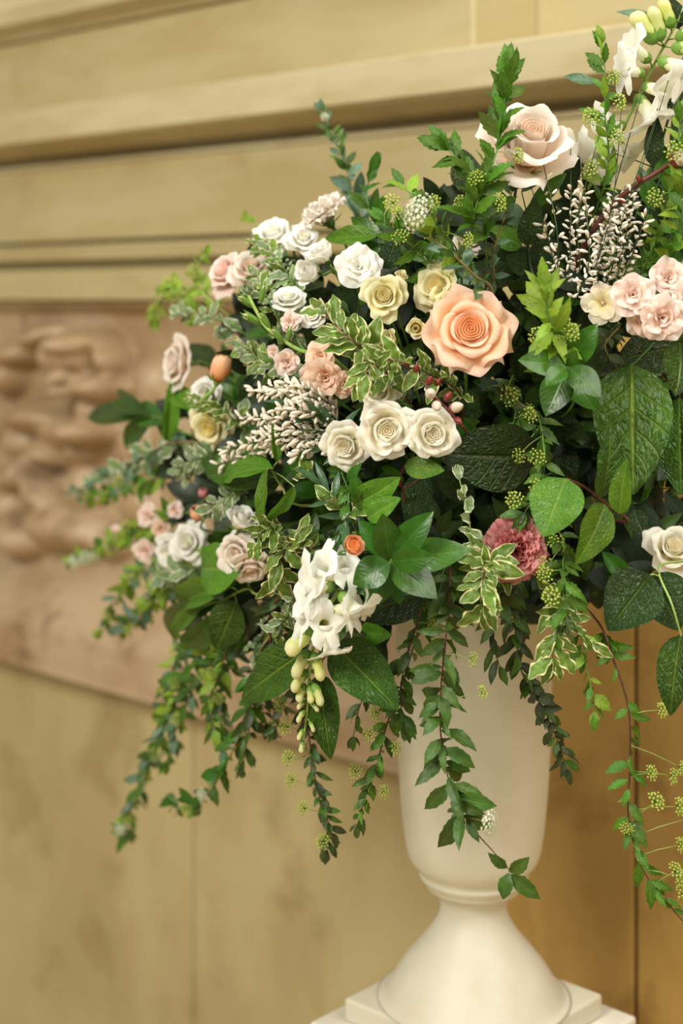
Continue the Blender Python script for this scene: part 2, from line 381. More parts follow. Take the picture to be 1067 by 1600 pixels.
# ------------------------------------------------------------------ urn and pedestal
UD = 1.75; UX = 740; UK = UD / FPX
UC = P(UX, 465, UD); UC.z = 0
def uz(y): return CAMZ - (y - 465) * UK
ZP = uz(1556)
ang = math.atan2(Wd.y, Wd.x)
def slab(name, half, z0, z1, bev, mat, parent):
    V = []
    for z in (z0, z1):
        for sx, sy in ((-1, -1), (1, -1), (1, 1), (-1, 1)): V.append((sx * half, sy * half, z - z0))
    F = [(3, 2, 1, 0), (4, 5, 6, 7), (0, 1, 5, 4), (1, 2, 6, 5), (2, 3, 7, 6), (3, 0, 4, 7)]
    o = link(name, mesh_raw(name, V, F, mat, None, False), Matrix.Translation((UC.x, UC.y, z0)) @ Matrix.Rotation(ang, 4, 'Z'), parent)
    b = o.modifiers.new('edge', 'BEVEL'); b.width = bev; b.segments = 3
    return o
ped = thing('pedestal', Vector((UC.x, UC.y, 0)), 'white marble pedestal with a stepped square top under the urn', 'pedestal')
Z2 = uz(1592)
slab('shaft', 0.115, 0.06, Z2 - 0.035, 0.004, M['plinth'], ped)
slab('base', 0.155, 0.0, 0.06, 0.006, M['plinth'], ped)
slab('cap', 257 * UK / math.sqrt(2), Z2 - 0.035, Z2, 0.004, M['plinth'], ped)
urn = thing('urn', Vector((UC.x, UC.y, Z2)), 'tall white marble urn with a flared foot, overflowing with flowers', 'urn')
slab('square_foot', 203 * UK / math.sqrt(2), Z2, ZP, 0.004, M['urn'], urn)
foot = [(0, 1556), (141, 1556), (141, 1552), (136, 1546), (128, 1532), (113, 1508), (94, 1484), (77, 1464), (64, 1446), (55, 1430), (52, 1416), (54, 1402), (62, 1390), (66, 1386)]
bowl = [(0, 1386), (66, 1386), (76, 1378), (82, 1371), (85, 1366), (84, 1362), (86, 1356), (95, 1346), (102, 1334), (107, 1312), (112, 1270), (116, 1220), (119, 1160), (121, 1080), (122, 1000), (124, 950), (130, 930), (134, 922), (134, 914), (128, 910), (118, 914), (114, 950), (110, 1100), (95, 1280), (0, 1300)]
def dens(pr, n=3):
    pts = catmull([Vector((r, y, 0)) for r, y in pr], n)
    return [(max(0, p.x) * UK, CAMZ - (p.y - 465) * UK) for p in pts]
T0 = Matrix.Translation((UC.x, UC.y, 0))
def lathe_part(name, pr, mat, par):
    return link(name, lathe_mesh(name, dens(pr), mat, 72), T0, par)
lathe_part('foot', foot, M['urn'], urn)
lathe_part('bowl', bowl, M['urn'], urn)

# unseen dark mound, added to hold the stems and darken the gaps
def mound():
    nu, nv = 40, 22; V = np.zeros((nv, nu, 3))
    c = P(735, 790, 1.74)
    for j in range(nv):
        ph = math.pi * j / (nv - 1)
        for i in range(nu):
            th = 2 * math.pi * i / nu
            k = 1 + 0.06 * math.sin(5 * th + 3 * ph) + 0.05 * math.sin(9 * th - 4 * ph)
            v = Wd * (0.24 * k * math.sin(ph) * math.cos(th)) + Nn * (0.095 * k * math.sin(ph) * math.sin(th)) + Vector((0, 0, 0.125 * k * math.cos(ph)))
            V[j, i] = c + v
    o = link('added_core_mound', grid_mesh('added_core_mound', V, M['dark_core'], True))
    tag(o, 'unseen dark green mound added in the urn mouth to hold stems and darken gaps', 'core')
mound()
HUB = P(740, 900, 1.745)

# ------------------------------------------------------------------ leaves
def leaf_mesh(name, mat, w=0.45, a=0.85, b=0.9, fold=0.35, bend=0.5, wave=0.0, serr=0.0, nserr=8, cols=5, rows=9, ph=0.0, twist=0.0):
    v = np.linspace(0, 1, rows)
    hw = 0.5 * w * np.power(np.clip(np.sin(np.pi * np.power(v, a)), 0, 1), b)
    hw = np.maximum(hw, 0.012); hw[-1] = 0.002
    be = bend * (v - 0.25)
    ys = np.concatenate([[0], np.cumsum(np.cos(be[:-1]) / (rows - 1))]); zs = np.concatenate([[0], np.cumsum(-np.sin(be[:-1]) / (rows - 1))])
    V = np.zeros((rows, cols, 3))
    for i, u in enumerate(np.linspace(-1, 1, cols)):
        h = hw.copy()
        if serr and abs(u) > 0.95:
            h = h * (1 + serr * (((v * nserr + 0.4) % 1.0) - 0.6))
        V[:, i, 0] = u * h
        V[:, i, 1] = ys
        V[:, i, 2] = zs + fold * abs(u) * h - fold * 0.35 * u * u * h + wave * u * u * w * np.sin(2 * math.pi * 2.3 * v + ph + (1.4 if u > 0 else 0)) * np.sin(np.pi * v)
        tw = twist * (v - 0.3) * u * h
        V[:, i, 2] += tw
    return grid_mesh(name, V, mat)

LEAF = {}
def species(key, mat, n, **kw):
    L = []
    for i in range(n):
        k = dict(kw)
        for q, s in (('fold', 0.12), ('bend', 0.35), ('ph', 3.0), ('twist', 0.5)):
            k[q] = kw.get(q, 0) + R.uniform(-s, s)
        k['w'] = kw['w'] * R.uniform(0.88, 1.12)
        L.append(leaf_mesh('leaf', mat, **k))
    LEAF[key] = L
for nm in ('salal', 'salal_dark', 'salal_bright'):
    species(nm, M[nm], 4, w=0.62, a=0.72, b=0.75, fold=0.28, bend=0.45, wave=0.03, cols=9, rows=15)
species('ruscus', M['ruscus'], 5, w=0.46, a=0.85, b=0.85, fold=0.3, bend=0.4, cols=7, rows=11)
species('spirea', M['spirea'], 6, w=0.42, a=0.82, b=1.05, fold=0.35, bend=0.5, wave=0.02, serr=0.35, nserr=5, cols=5, rows=16)
species('spirea_light', M['spirea_light'], 5, w=0.42, a=0.82, b=1.05, fold=0.3, bend=0.5, serr=0.3, nserr=5, cols=5, rows=14)
species('varieg', M['varieg'], 8, w=0.44, a=0.9, b=0.85, fold=0.25, bend=0.7, wave=0.24, cols=9, rows=19)
species('varieg_pale', M['varieg_pale'], 5, w=0.46, a=0.95, b=0.8, fold=0.25, bend=0.7, wave=0.2, cols=7, rows=13)
species('blue', M['blue'], 5, w=0.42, a=0.9, b=0.9, fold=0.25, bend=0.4, cols=5, rows=9)
species('narrow', M['narrow'], 5, w=0.22, a=0.85, b=0.95, fold=0.4, bend=0.5, cols=5, rows=11)
species('dark', M['dark'], 5, w=0.48, a=0.85, b=0.85, fold=0.25, bend=0.5, cols=5, rows=9)
species('vine', M['vine'], 8, w=0.37, a=0.85, b=1.0, fold=0.35, bend=0.7, wave=0.05, serr=0.2, nserr=5, cols=5, rows=14)
species('oldvine', M['oldvine'], 5, w=0.42, a=0.85, b=0.9, fold=0.45, bend=0.9, wave=0.06, cols=5, rows=9)
species('sepal', M['calyx'], 3, w=0.34, a=0.6, b=1.0, fold=0.5, bend=0.4, cols=3, rows=6)
species('sepal_dark', M['sepal_dark'], 3, w=0.34, a=0.6, b=1.0, fold=0.5, bend=0.4, cols=3, rows=6)

def leaf_matrix(base, d, nrm, length, width=1.0):
    y = d.normalized(); z = nrm - y * nrm.dot(y)
    if z.length < 1e-4: z = Vector((0, -1, 0.2)) - y * y.y
    z.normalize(); x = y.cross(z)
    m = Matrix((x * (length * width), y * length, z * length)).transposed().to_4x4()
    m.translation = base
    return m
def add_leaf(parent, sp, base, d, nrm, length, width=1.0, name='leaf'):
    return link(name, R.choice(LEAF[sp]), leaf_matrix(base, d, nrm, length, width), parent)

def placed(parent, sp, bx, by, tx, ty, wpx, ob=0.0, ot=0.0, roll=0.0):
    """leaf from its stalk end to its tip, both given where they stand (pixel and depth offset); roll turns it about its midrib."""
    b = PD(bx, by, ob); t = PD(tx, ty, ot)
    y = t - b; L = y.length
    n = Vector((0, -1, 0.15)); n = n - y * (n.dot(y) / y.dot(y)); n.normalize()
    n = Matrix.Rotation(math.radians(roll), 4, y.normalized()) @ n
    wm = wpx * depth((bx + tx) / 2) / FPX
    me = R.choice(LEAF[sp])
    xs = [v.co.x for v in me.vertices]; mw = (max(xs) - min(xs))
    return link('leaf', me, leaf_matrix(b, y, n, L, wm / (mw * L)), parent)

def stem_pts(path, hub=True, off=0.12):
    """a stem that comes out of the urn mouth and then follows the given points"""
    p0 = path[0]
    if not hub: return catmull(path, 6)
    q = HUB.lerp(p0, 0.55) + Vector((0, off * 0.5, 0.03))
    return catmull([HUB, q] + path, 6)

def frame_on(pts):
    L = [0.0]
    for a, b in zip(pts, pts[1:]): L.append(L[-1] + (b - a).length)
    return L
def at_len(pts, L, s):
    for i in range(len(L) - 1):
        if L[i + 1] >= s:
            k = (s - L[i]) / max(1e-9, L[i + 1] - L[i]); p = pts[i].lerp(pts[i + 1], k); t = (pts[i + 1] - pts[i]).normalized()
            return p, t
    return pts[-1], (pts[-1] - pts[-2]).normalized()

# flower clusters of spirea: many tiny buds on short stalks (too small to pick apart)
def cluster_mesh(name, n, R0, mat, bud, seed, openflower=False, flat=0.55):
    rr = random.Random(seed); V = []; F = []; mi = []
    for i in range(n):
        th = 2.399 * i; c = 1 - (1 - flat * 0.6) * (i + 0.5) / n * 1.2; s = math.sqrt(max(0, 1 - c * c))
        d = Vector((s * math.cos(th), s * math.sin(th), c)) * R0 * rr.uniform(0.8, 1.1)
        v0, f0 = tube_data([Vector((0, 0, 0)), d * 0.6 + Vector((0, 0, R0 * 0.05)), d], R0 * 0.025, R0 * 0.02, 3)
        o = len(V); V += v0; F += [tuple(o + k for k in f) for f in f0]; mi += [1] * len(f0)
        dn = d.normalized(); a = dn.orthogonal().normalized(); b = dn.cross(a)
        if openflower:
            o = len(V); V.append(d + dn * bud * 0.25)
            for k in range(10):
                an = k * math.pi / 5 + i; rad = bud * (1.25 if k % 2 else 0.55)
                V.append(d + a * rad * math.cos(an) + b * rad * math.sin(an) + dn * (bud * (0.45 if k % 2 else 0.1)))
            for k in range(10): F.append((o, o + 1 + k, o + 1 + (k + 1) % 10)); mi.append(0)
        else:
            o = len(V); V += [d - dn * bud, d + dn * bud]
            for k in range(5):
                an = k * 2 * math.pi / 5; V.append(d + (a * math.cos(an) + b * math.sin(an)) * bud)
            for k in range(5):
                F.append((o, o + 2 + (k + 1) % 5, o + 2 + k)); F.append((o + 1, o + 2 + k, o + 2 + (k + 1) % 5)); mi += [0, 0]
    me = mesh_raw(name, V, F, mat)
    me.materials.append(M['stem_light'])
    me.polygons.foreach_set('material_index', mi)
    return me
CL = {'green': [cluster_mesh('bud_cluster', 30, 1.0, M['budgreen'], 0.145, s) for s in (1, 2, 3)],
      'white': [cluster_mesh('blossom_cluster', 46, 1.0, M['budwhite'], 0.17, s, True, 0.2) for s in (4, 5)]}
def add_cluster(parent, kind, p, d, r):
    m = Matrix.Translation(p) @ d.to_track_quat('Z', 'Y').to_matrix().to_4x4() @ Matrix.Diagonal((r, r, r * (.55 if kind == 'white' else .85), 1))
    o = link('bud_cluster' if kind == 'green' else 'blossom_cluster', R.choice(CL[kind]), m, parent); o['kind'] = 'stuff'
    return o

def trail(name, label, cat, path, sp, step, ll, stem='stem', sr=1.6, spread=58, hub=True, group=None, clusters=None, face=0.75, droop=0.0, tip=True, start=0.0, whorl=1, clr=11, side_stems=True, stop=1.0):
    """a leafy stem. path: (px, py, depth offset); step and ll (leaf length base, end) in pixels; clusters: list of (fraction, kind)."""
    pts3 = [PD(*p) for p in path]
    root = thing(name, pts3[0] if not hub else HUB, label, cat, group)
    sp_list = sp if isinstance(sp, (list, tuple)) else [sp]
    full = stem_pts(pts3, hub)
    k = depth(path[-1][0]) / FPX
    link('stem', tube_mesh('stem', full, sr * 1.3 * k, sr * 0.5 * k, M[stem], 5), None, root)
    vis = catmull(pts3, 6); L = frame_on(vis); tot = L[-1]
    s = start * tot; i = R.randrange(8); az0 = R.uniform(0, 6)
    while s < tot * stop:
        p, t = at_len(vis, L, s); f = s / tot
        for w in range(whorl):
            if R.random() < .13: continue
            az = az0 + i * 2.4 + w * 2 * math.pi / whorl + R.uniform(-.7, .7)
            a = t.cross(Vector((0.2, -1, 0.3))).normalized(); b = t.cross(a).normalized()
            rad = a * math.cos(az) + b * math.sin(az) * 0.75
            A = math.radians(spread + R.uniform(-28, 26)) * (1 - 0.3 * f)
            d = t * math.cos(A) + rad * math.sin(A) + Vector((0, 0, -droop))
            nrm = Vector((R.uniform(-.75, .75), -face + R.uniform(-.5, .5), 0.5 + R.uniform(-.6, .6)))
            ln = (ll[0] + (ll[1] - ll[0]) * f) * R.uniform(0.6, 1.2) * k
            jt = t * (R.uniform(-.35, .35) * step * k)
            add_leaf(root, R.choice(sp_list), p + jt + rad * sr * k * 0.6, d, nrm, ln, R.uniform(.82, 1.15))
        s += step * k * R.uniform(0.75, 1.25); i += 1
    if tip:
        p, t = vis[-1], (vis[-1] - vis[-3]).normalized()
        for q in range(2):
            add_leaf(root, R.choice(sp_list), p, t + Vector((R.uniform(-.3, .3), R.uniform(-.3, .3), R.uniform(-.3, .3))), Vector((0, -1, .4)), ll[1] * k)
    for c in (clusters or []):
        f, kind = c[0], c[1]; p, t = at_len(vis, L, f * tot)
        dx, dy, cr = c[2] if len(c) > 2 else (R.uniform(-14, 14), R.uniform(-12, 6), clr)
        q = p + Vector((dx * k, -8 * k, -dy * k)); d = (q - p).normalized() + Vector((0, -.5, .1))
        if side_stems: link('flower_stalk', tube_mesh('flower_stalk', [p, p.lerp(q, .5) + Vector((0, 0, 2 * k)), q], 0.7 * k, 0.5 * k, M['stem_light'], 4), None, root)
        add_cluster(root, kind, q, d.normalized(), cr * k)
    return root

# ------------------------------------------------------------------ petals and flowers
def petal_grid(L, W, angs, rb=0.02, rho=None, top=0.25, roll=0.0, ruf=0.0, spiral=0.0, base_w=0.35, seed=0, nu=9, nv=9, serr=0.0, topp=2.4, point=0.0, rf=1.0):
    rr = random.Random(seed); p1, p2, p3 = rr.uniform(0, 6), rr.uniform(0, 6), rr.uniform(0, 6)
    av = [a[0] for a in angs]; aa = [math.radians(a[1]) for a in angs]
    n = 60; vs = np.linspace(0, 1, n + 1); th = np.interp((vs[:-1] + vs[1:]) / 2, av, aa)
    r = rb + np.concatenate([[0], np.cumsum(np.sin(th))]) * L / n; z = np.concatenate([[0], np.cumsum(np.cos(th))]) * L / n
    V = np.zeros((nv, nu, 3))
    for j, v in enumerate(np.linspace(0, 1, nv)):
        hw = W * (base_w + (1 - base_w) * math.sin(min(v / 0.72, 1) * math.pi / 2))
        for i, u in enumerate(np.linspace(-1, 1, nu)):
            l = v * (1 - top * abs(u) ** topp + point * max(0, 1 - 3 * abs(u)))
            if serr: l *= 1 + serr * v * (1 if i % 2 else -1) * rr.uniform(.4, 1)
            l = min(l, 1.0)
            ri = float(np.interp(l, vs, r)); zi = float(np.interp(l, vs, z))
            cr = max(0.03, ri) if rho is None else rho
            al = max(-2.7, min(2.7, u * hw / cr))
            x = cr * math.sin(al); inn = cr * (1 - math.cos(al))
            e = max(0, abs(u) - 0.4) / 0.6
            ro = roll * e * e * v * v
            of = ruf * v ** 2.5 * (math.sin(4.2 * rf * u + p1) + 0.6 * math.sin(8.5 * rf * u + p2) + 0.3 * math.sin(5 * v + p3))
            tl = float(np.interp(l, av, aa))
            V[j, i] = (ri - inn + spiral * u * v + ro + of * math.cos(tl), x, zi - 0.7 * ro - of * math.sin(tl))
    return V

def layer(out, n, mat, az0, seed, jit=0.06, **kw):
    for i in range(n):
        k = dict(kw); rr = random.Random(seed * 100 + i)
        k['L'] = kw['L'] * rr.uniform(1 - jit, 1 + jit); k['W'] = kw['W'] * rr.uniform(1 - jit, 1 + jit)
        dj = rr.uniform(-6, 6)
        k['angs'] = [(v, a + dj * v) for v, a in kw['angs']]
        me = grid_mesh('petal', petal_grid(seed=seed * 31 + i, **k), mat)
        out.append(('petal', me, Matrix.Rotation(az0 + i * 2 * math.pi / n + rr.uniform(-.12, .12), 4, 'Z')))

def heart_mesh(mat, rad, pitch, z0, amp, wob, seed, dome=-0.06):
    """the tightly furled middle of a rose: one spiral sheet, rim after rim"""
    nr, nt = 46, 56; V = np.zeros((nr, nt + 1, 3)); uv = []
    for j in range(nr):
        r = rad * j / (nr - 1)
        for i in range(nt + 1):
            th = 2 * math.pi * i / nt
            rw = r * (1 + wob * math.sin(3 * th + seed) + wob * .6 * math.sin(5 * th + 2 * seed + r * 9))
            ph = (rw / pitch - th / (2 * math.pi) + seed * .13) % 1.0
            saw = ph / .82 if ph < .82 else (1 - ph) / .18
            edge = min(1, j / 3)
            V[j, i] = (r * math.cos(th), r * math.sin(th), z0 + amp * (saw - .5) * edge + dome * (1 - (r / rad) ** 2))
            uv.append((.5, .12 + .55 * saw * (.4 + .6 * j / nr)))
    me = grid_mesh('heart', V, mat)
    idx = np.empty(len(me.loops), dtype=np.int32); me.loops.foreach_get('vertex_index', idx)
    me.uv_layers[0].data.foreach_set('uv', np.array(uv, dtype=np.float32)[idx].ravel())
    return me
def add_heart(T, mat, rad, pitch, z0, amp, wob, seed, dome=-.06): T.append(('heart', heart_mesh(mat, rad, pitch, z0, amp, wob, seed, dome), Matrix.Identity(4)))

def rose_template(mat, kind, seed):
    T = []
    if kind == 'hero':
        add_heart(T, mat, .33, .07, .56, .11, .045, seed)
        for i in range(6):
            rt = .27 + i * .03
            layer(T, 1, mat, i * 2.4, seed + i, 0.03, L=.60 + .05 * math.sin(i / 12 * math.pi), W=.16 + rt * 1.15, angs=[(0, 30 + rt * 70), (.3, 12 + rt * 42), (.7, -6), (.85, 2), (1, 55)], rb=rt * .4, rho=None, top=.08, ruf=.006, spiral=.03)
        layer(T, 3, mat, .3, seed + 20, L=.74, W=.52, angs=[(0, 62), (.3, 32), (.65, 8), (.8, 30), (1, 105)], rb=.08, rho=.44, top=.14, ruf=.012, spiral=.06, roll=.03, nu=13, nv=11)
        layer(T, 4, mat, 1.1, seed + 30, L=.90, W=.60, angs=[(0, 72), (.3, 48), (.6, 20), (.76, 55), (1, 150)], rb=.08, rho=.56, top=.2, ruf=.02, spiral=.05, roll=.1, nu=15, nv=15)
        layer(T, 4, mat, .5, seed + 40, L=1.14, W=.74, angs=[(0, 80), (.4, 60), (.7, 50), (.86, 80), (1, 130)], rb=.06, rho=.85, top=.34, ruf=.03, roll=.40, nu=19, nv=17, topp=1.25)
        layer(T, 4, mat, 1.25, seed + 50, L=1.22, W=.74, angs=[(0, 92), (.4, 80), (.75, 70), (.9, 95), (1, 130)], rb=.05, rho=1.0, top=.36, ruf=.035, roll=.42, nu=19, nv=17, topp=1.2)
    elif kind == 'spray':   # ruffled spray rose with loose heart
        add_heart(T, mat, .31, .085, .58, .14, .09, seed)
        for i in range(7):
            rt = .22 + i * .04
            layer(T, 1, mat, i * 2.2 + (i % 3) * .5, seed + i, 0.14, L=.68, W=.26 + rt * .75, angs=[(0, 36 + rt * 60), (.3, 14 + rt * 40), (.7, -8), (.88, 8), (1, 70)], rb=rt * .4, rho=None, top=.10, ruf=.06, spiral=.08, nu=11)
        layer(T, 5, mat, .3, seed + 20, 0.12, L=.80, W=.54, angs=[(0, 60), (.35, 32), (.65, 4), (.8, 24), (1, 110)], rb=.06, rho=.42, top=.08, ruf=.045, roll=.02, spiral=.06, nu=13, nv=13)
        layer(T, 6, mat, .8, seed + 30, 0.12, L=.98, W=.60, angs=[(0, 76), (.35, 54), (.65, 30), (.8, 55), (1, 125)], rb=.07, rho=.62, top=.07, ruf=.05, rf=.8, roll=.0, spiral=.05, nu=15, nv=13)
        layer(T, 7, mat, .1, seed + 40, 0.08, L=1.06, W=.60, angs=[(0, 86), (.4, 70), (.7, 55), (.85, 80), (1, 135)], rb=.05, rho=.78, top=.07, ruf=.06, rf=.8, roll=.0, spiral=.05, nu=15, nv=13)
    elif kind == 'cup':     # half open rose
        add_heart(T, mat, .28, .07, .70, .12, .05, seed)
        for i in range(4):
            rt = .24 + i * .04
            layer(T, 1, mat, i * 2.3, seed + i, 0.08, L=.8, W=.22 + rt * .95, angs=[(0, 34 + rt * 60), (.3, 12 + rt * 30), (.7, -8), (.88, 4), (1, 50)], rb=rt * .4, rho=None, top=.12, ruf=.012, spiral=.04)
        layer(T, 4, mat, .3, seed + 20, L=.97, W=.54, angs=[(0, 62), (.35, 30), (.65, 2), (.82, 30), (1, 100)], rb=.08, rho=.44, top=.16, ruf=.02, spiral=.05, nu=11, nv=11)
        layer(T, 4, mat, .8, seed + 30, L=1.10, W=.66, angs=[(0, 80), (.35, 46), (.65, 22), (.8, 60), (1, 140)], rb=.06, rho=.6, top=.17, ruf=.05, roll=.12, spiral=.05, nu=15, nv=13, topp=2.0)
        layer(T, 3, mat, .1, seed + 40, L=1.18, W=.66, angs=[(0, 92), (.35, 74), (.7, 52), (.85, 95), (1, 150)], rb=.06, rho=.85, top=.2, ruf=.05, roll=.16, spiral=.05, nu=15, nv=13, topp=1.9)
    elif kind == 'bud':     # nearly closed
        for i in range(5):
            rt = .05 + i * .05
            layer(T, 1, mat, i * 2.3, seed + i, 0.06, L=1.0, W=.24 + rt * .9, angs=[(0, 40 + rt * 50), (.3, 12), (.7, -12), (1, 18)], rb=rt * .4, rho=None, top=.16, ruf=.015, spiral=.03)
        layer(T, 4, mat, .4, seed + 20, L=1.12, W=.56, angs=[(0, 70), (.35, 28), (.7, -6), (.9, 20), (1, 80)], rb=.07, rho=.44, top=.2, ruf=.03, spiral=.06, nu=13, nv=11)
        layer(T, 4, mat, .9, seed + 30, L=1.08, W=.58, angs=[(0, 78), (.35, 38), (.7, 12), (.86, 50), (1, 120)], rb=.06, rho=.54, top=.24, ruf=.05, roll=.1, nu=13, nv=11)
    elif kind == 'ball':    # ranunculus
        for i in range(5):
            rt = .06 + i * .06
            layer(T, 1, mat, i * 2.3, seed + i, 0.06, L=.95 + .05 * i, W=.25 + rt, angs=[(0, 50 + rt * 60), (.3, 20 + rt * 30), (.7, -20 - rt * 30), (1, -30)], rb=rt * .3, rho=None, top=.12, spiral=.02)
        layer(T, 5, mat, .4, seed + 20, L=1.3, W=.52, angs=[(0, 82), (.3, 36), (.65, -22), (1, -58)], rb=.06, rho=.46, top=.2, ruf=.008, spiral=.03, nu=11)
        layer(T, 5, mat, .9, seed + 30, L=1.2, W=.52, angs=[(0, 88), (.3, 42), (.65, -12), (1, -38)], rb=.06, rho=.5, top=.2, ruf=.01, nu=11)
    elif kind == 'ballopen':
        add_heart(T, mat, .36, .06, .62, .1, .04, seed)
        for i in range(4):
            rt = .34 + i * .06
            layer(T, 1, mat, i * 2.3, seed + i, 0.06, L=.72, W=.25 + rt * .8, angs=[(0, 50 + rt * 50), (.3, 20 + rt * 40), (.7, -16), (1, -10)], rb=rt * .4, rho=None, top=.12, ruf=.01, spiral=.03)
        layer(T, 6, mat, .4, seed + 20, L=.95, W=.5, angs=[(0, 82), (.3, 50), (.65, 8), (1, -10)], rb=.06, rho=.6, top=.2, ruf=.01, nu=11)
        layer(T, 5, mat, .9, seed + 30, L=1.0, W=.5, angs=[(0, 90), (.3, 66), (.65, 30), (1, 15)], rb=.06, rho=.7, top=.24, ruf=.02, nu=11)
    elif kind == 'carnation':
        for (n, a, L_, sd) in ((4, 6, .74, 1), (6, 18, .80, 2), (8, 32, .86, 3), (9, 48, .92, 4), (10, 64, .98, 5), (10, 82, 1.02, 6)):
            layer(T, n, mat, sd * .37, seed + sd * 10, 0.1, L=L_, W=.40, angs=[(0, a * .55), (.5, a * .85), (1, a + 18)], rb=.03, rho=1.1, top=.05, ruf=.07, base_w=.16, serr=.03, nu=21, nv=9, rf=1.5)
    elif kind == 'stock':   # double stock floret
        layer(T, 5, mat, .1, seed, 0.1, L=1.0, W=.50, angs=[(0, 20), (.3, 62), (.7, 80), (1, 105)], rb=.03, rho=.9, top=.16, ruf=.07, base_w=.25, nu=13)
        layer(T, 5, mat, .8, seed + 10, 0.15, L=.85, W=.44, angs=[(0, 12), (.3, 44), (.7, 60), (1, 95)], rb=.03, rho=.7, top=.16, ruf=.09, base_w=.25, nu=11)
        layer(T, 4, mat, .3, seed + 20, 0.2, L=.66, W=.34, angs=[(0, 6), (.3, 24), (.7, 34), (1, 70)], rb=.02, rho=.4, top=.16, ruf=.09, base_w=.3, nu=11)
        layer(T, 3, mat, .5, seed + 30, 0.2, L=.46, W=.22, angs=[(0, 4), (.5, 6), (1, 40)], rb=.02, rho=.16, top=.2, ruf=.04, base_w=.4, nu=7, nv=7)
    elif kind == 'single':  # flat open stock floret
        layer(T, 5, mat, .1, seed, 0.08, L=1.0, W=.42, angs=[(0, 25), (.25, 60), (.6, 76), (1, 86)], rb=.03, rho=1.2, top=.16, ruf=.05, base_w=.3, nu=11)
        layer(T, 4, mat, .7, seed + 10, 0.1, L=.8, W=.34, angs=[(0, 20), (.25, 50), (.6, 64), (1, 80)], rb=.03, rho=.9, top=.18, ruf=.05, base_w=.3)
        layer(T, 4, mat, .5, seed + 30, 0.1, L=.26, W=.16, angs=[(0, 10), (.5, -6), (1, -50)], rb=.05, rho=.1, top=.2, base_w=.6, nu=7, nv=7)
    return T
_tc = {}
def template(matk, kind, seed=1):
    k = (matk, kind, seed)
    if k not in _tc: _tc[k] = rose_template(M[matk], kind, seed)
    return _tc[k]

def dirmat(c, d, r, spin):
    q = d.to_track_quat('Z', 'Y').to_matrix().to_4x4()
    return Matrix.Translation(c) @ q @ Matrix.Rotation(spin, 4, 'Z') @ Matrix.Scale(r, 4)
def calyx_mesh(mat):
    pr = [(0.0, -0.30), (0.05, -0.30), (0.07, -0.24), (0.15, -0.16), (0.19, -0.06), (0.17, 0.03), (0.10, 0.08)]
    return lathe_mesh('calyx', pr, mat, 10)
CALYX = {k: calyx_mesh(M[k]) for k in ('calyx', 'sepal_dark')}

def flower(name, label, cat, px, py, off, r, d, matk, kind, spin=0.0, seed=1, group=None, sink=0.0, calyx='calyx', stemk='stem', sepals=5, sdroop=0.0, hub=True, scale=None):
    """a bloom on its own stem; px, py is the bloom's heart, r its radius in pixels, d the way it looks (right, up, toward the viewer)."""
    c = PD(px, py, off); k = (depth(px) + off) / FPX; rm = r * k; dd = vdir(*d)
    base = c - dd * (0.45 * rm)
    root = thing(name, base, label, cat, group)
    m = dirmat(base, dd, rm, spin)
    if scale: m = m @ Matrix.Diagonal((scale[0], scale[1], scale[2], 1))
    for nm, me, lm in template(matk, kind, seed):
        link(nm, me, m @ lm, root)
    link('calyx', CALYX[calyx], m, root)
    for i in range(sepals):
        a = 2 * math.pi * i / sepals + .4
        lm = Matrix.Rotation(a, 4, 'Z') @ Matrix.Translation((.14, 0, -.06)) @ Matrix.Rotation(math.radians(R.uniform(30, 80) - sdroop), 4, 'Y') 
        bas = lm @ Matrix(((0, 0, 1, 0), (1, 0, 0, 0), (0, 1, 0, 0), (0, 0, 0, 1)))
        # leaf grows along local +Z of the bloom, tilted outward
        link('sepal', R.choice(LEAF['sepal' if calyx == 'calyx' else 'sepal_dark']), m @ bas @ Matrix.Scale(.62, 4), root)
    b = base - dd * (0.28 * rm)
    pts = catmull([b, b - dd * 0.03 + Vector((0, .01, -.004)), b.lerp(HUB, .5) + Vector((0, .06, .01)), HUB], 5) if hub else catmull([b, b - dd * .05, b - dd * .09 + Vector((0, .03, -.03))], 5)
    link('stem', tube_mesh('stem', pts, min(2.6 * k, rm * .085), 2.2 * k, M[stemk], 6), None, root)
    return root

def spike(name, label, cat, path, florets, matk, kinds, stemk='stem', sr=2.2, buds=None, group=None, seed=1, hub=True):
    """a stem with florets; floret = (px, py, off, r, dir) ; the floret's heart is a mesh with petals as sub-parts."""
    pts3 = [PD(*p) for p in path]
    root = thing(name, pts3[0] if not hub else HUB, label, cat, group)
    k0 = depth(path[0][0]) / FPX
    link('stem', tube_mesh('stem', stem_pts(pts3, hub), sr * 1.2 * k0, sr * .6 * k0, M[stemk], 6), None, root)
    vis = catmull(pts3, 6)
    for i, f in enumerate(florets):
        px, py, off, r, d = f[:5]; mk = f[5] if len(f) > 5 else matk; kd = f[6] if len(f) > 6 else kinds
        c = PD(px, py, off); k = depth(px) / FPX; dd = vdir(*d); m = dirmat(c - dd * r * k * .4, dd, r * k, R.uniform(0, 6))
        fo = link('floret', CALYX['calyx'], m, root)
        for nm, me, lm in template(mk, kd, seed + i % 2): link(nm, me, m @ lm, fo)
        q = min(vis, key=lambda p: (p - c).length); e = m @ Vector((0, 0, -.3))
        link('flower_stalk', tube_mesh('flower_stalk', [q, q.lerp(e, .6) + Vector((0, 0, .002)), e], 1.2 * k, 1.0 * k, M['stem'], 5), None, root)
    return root
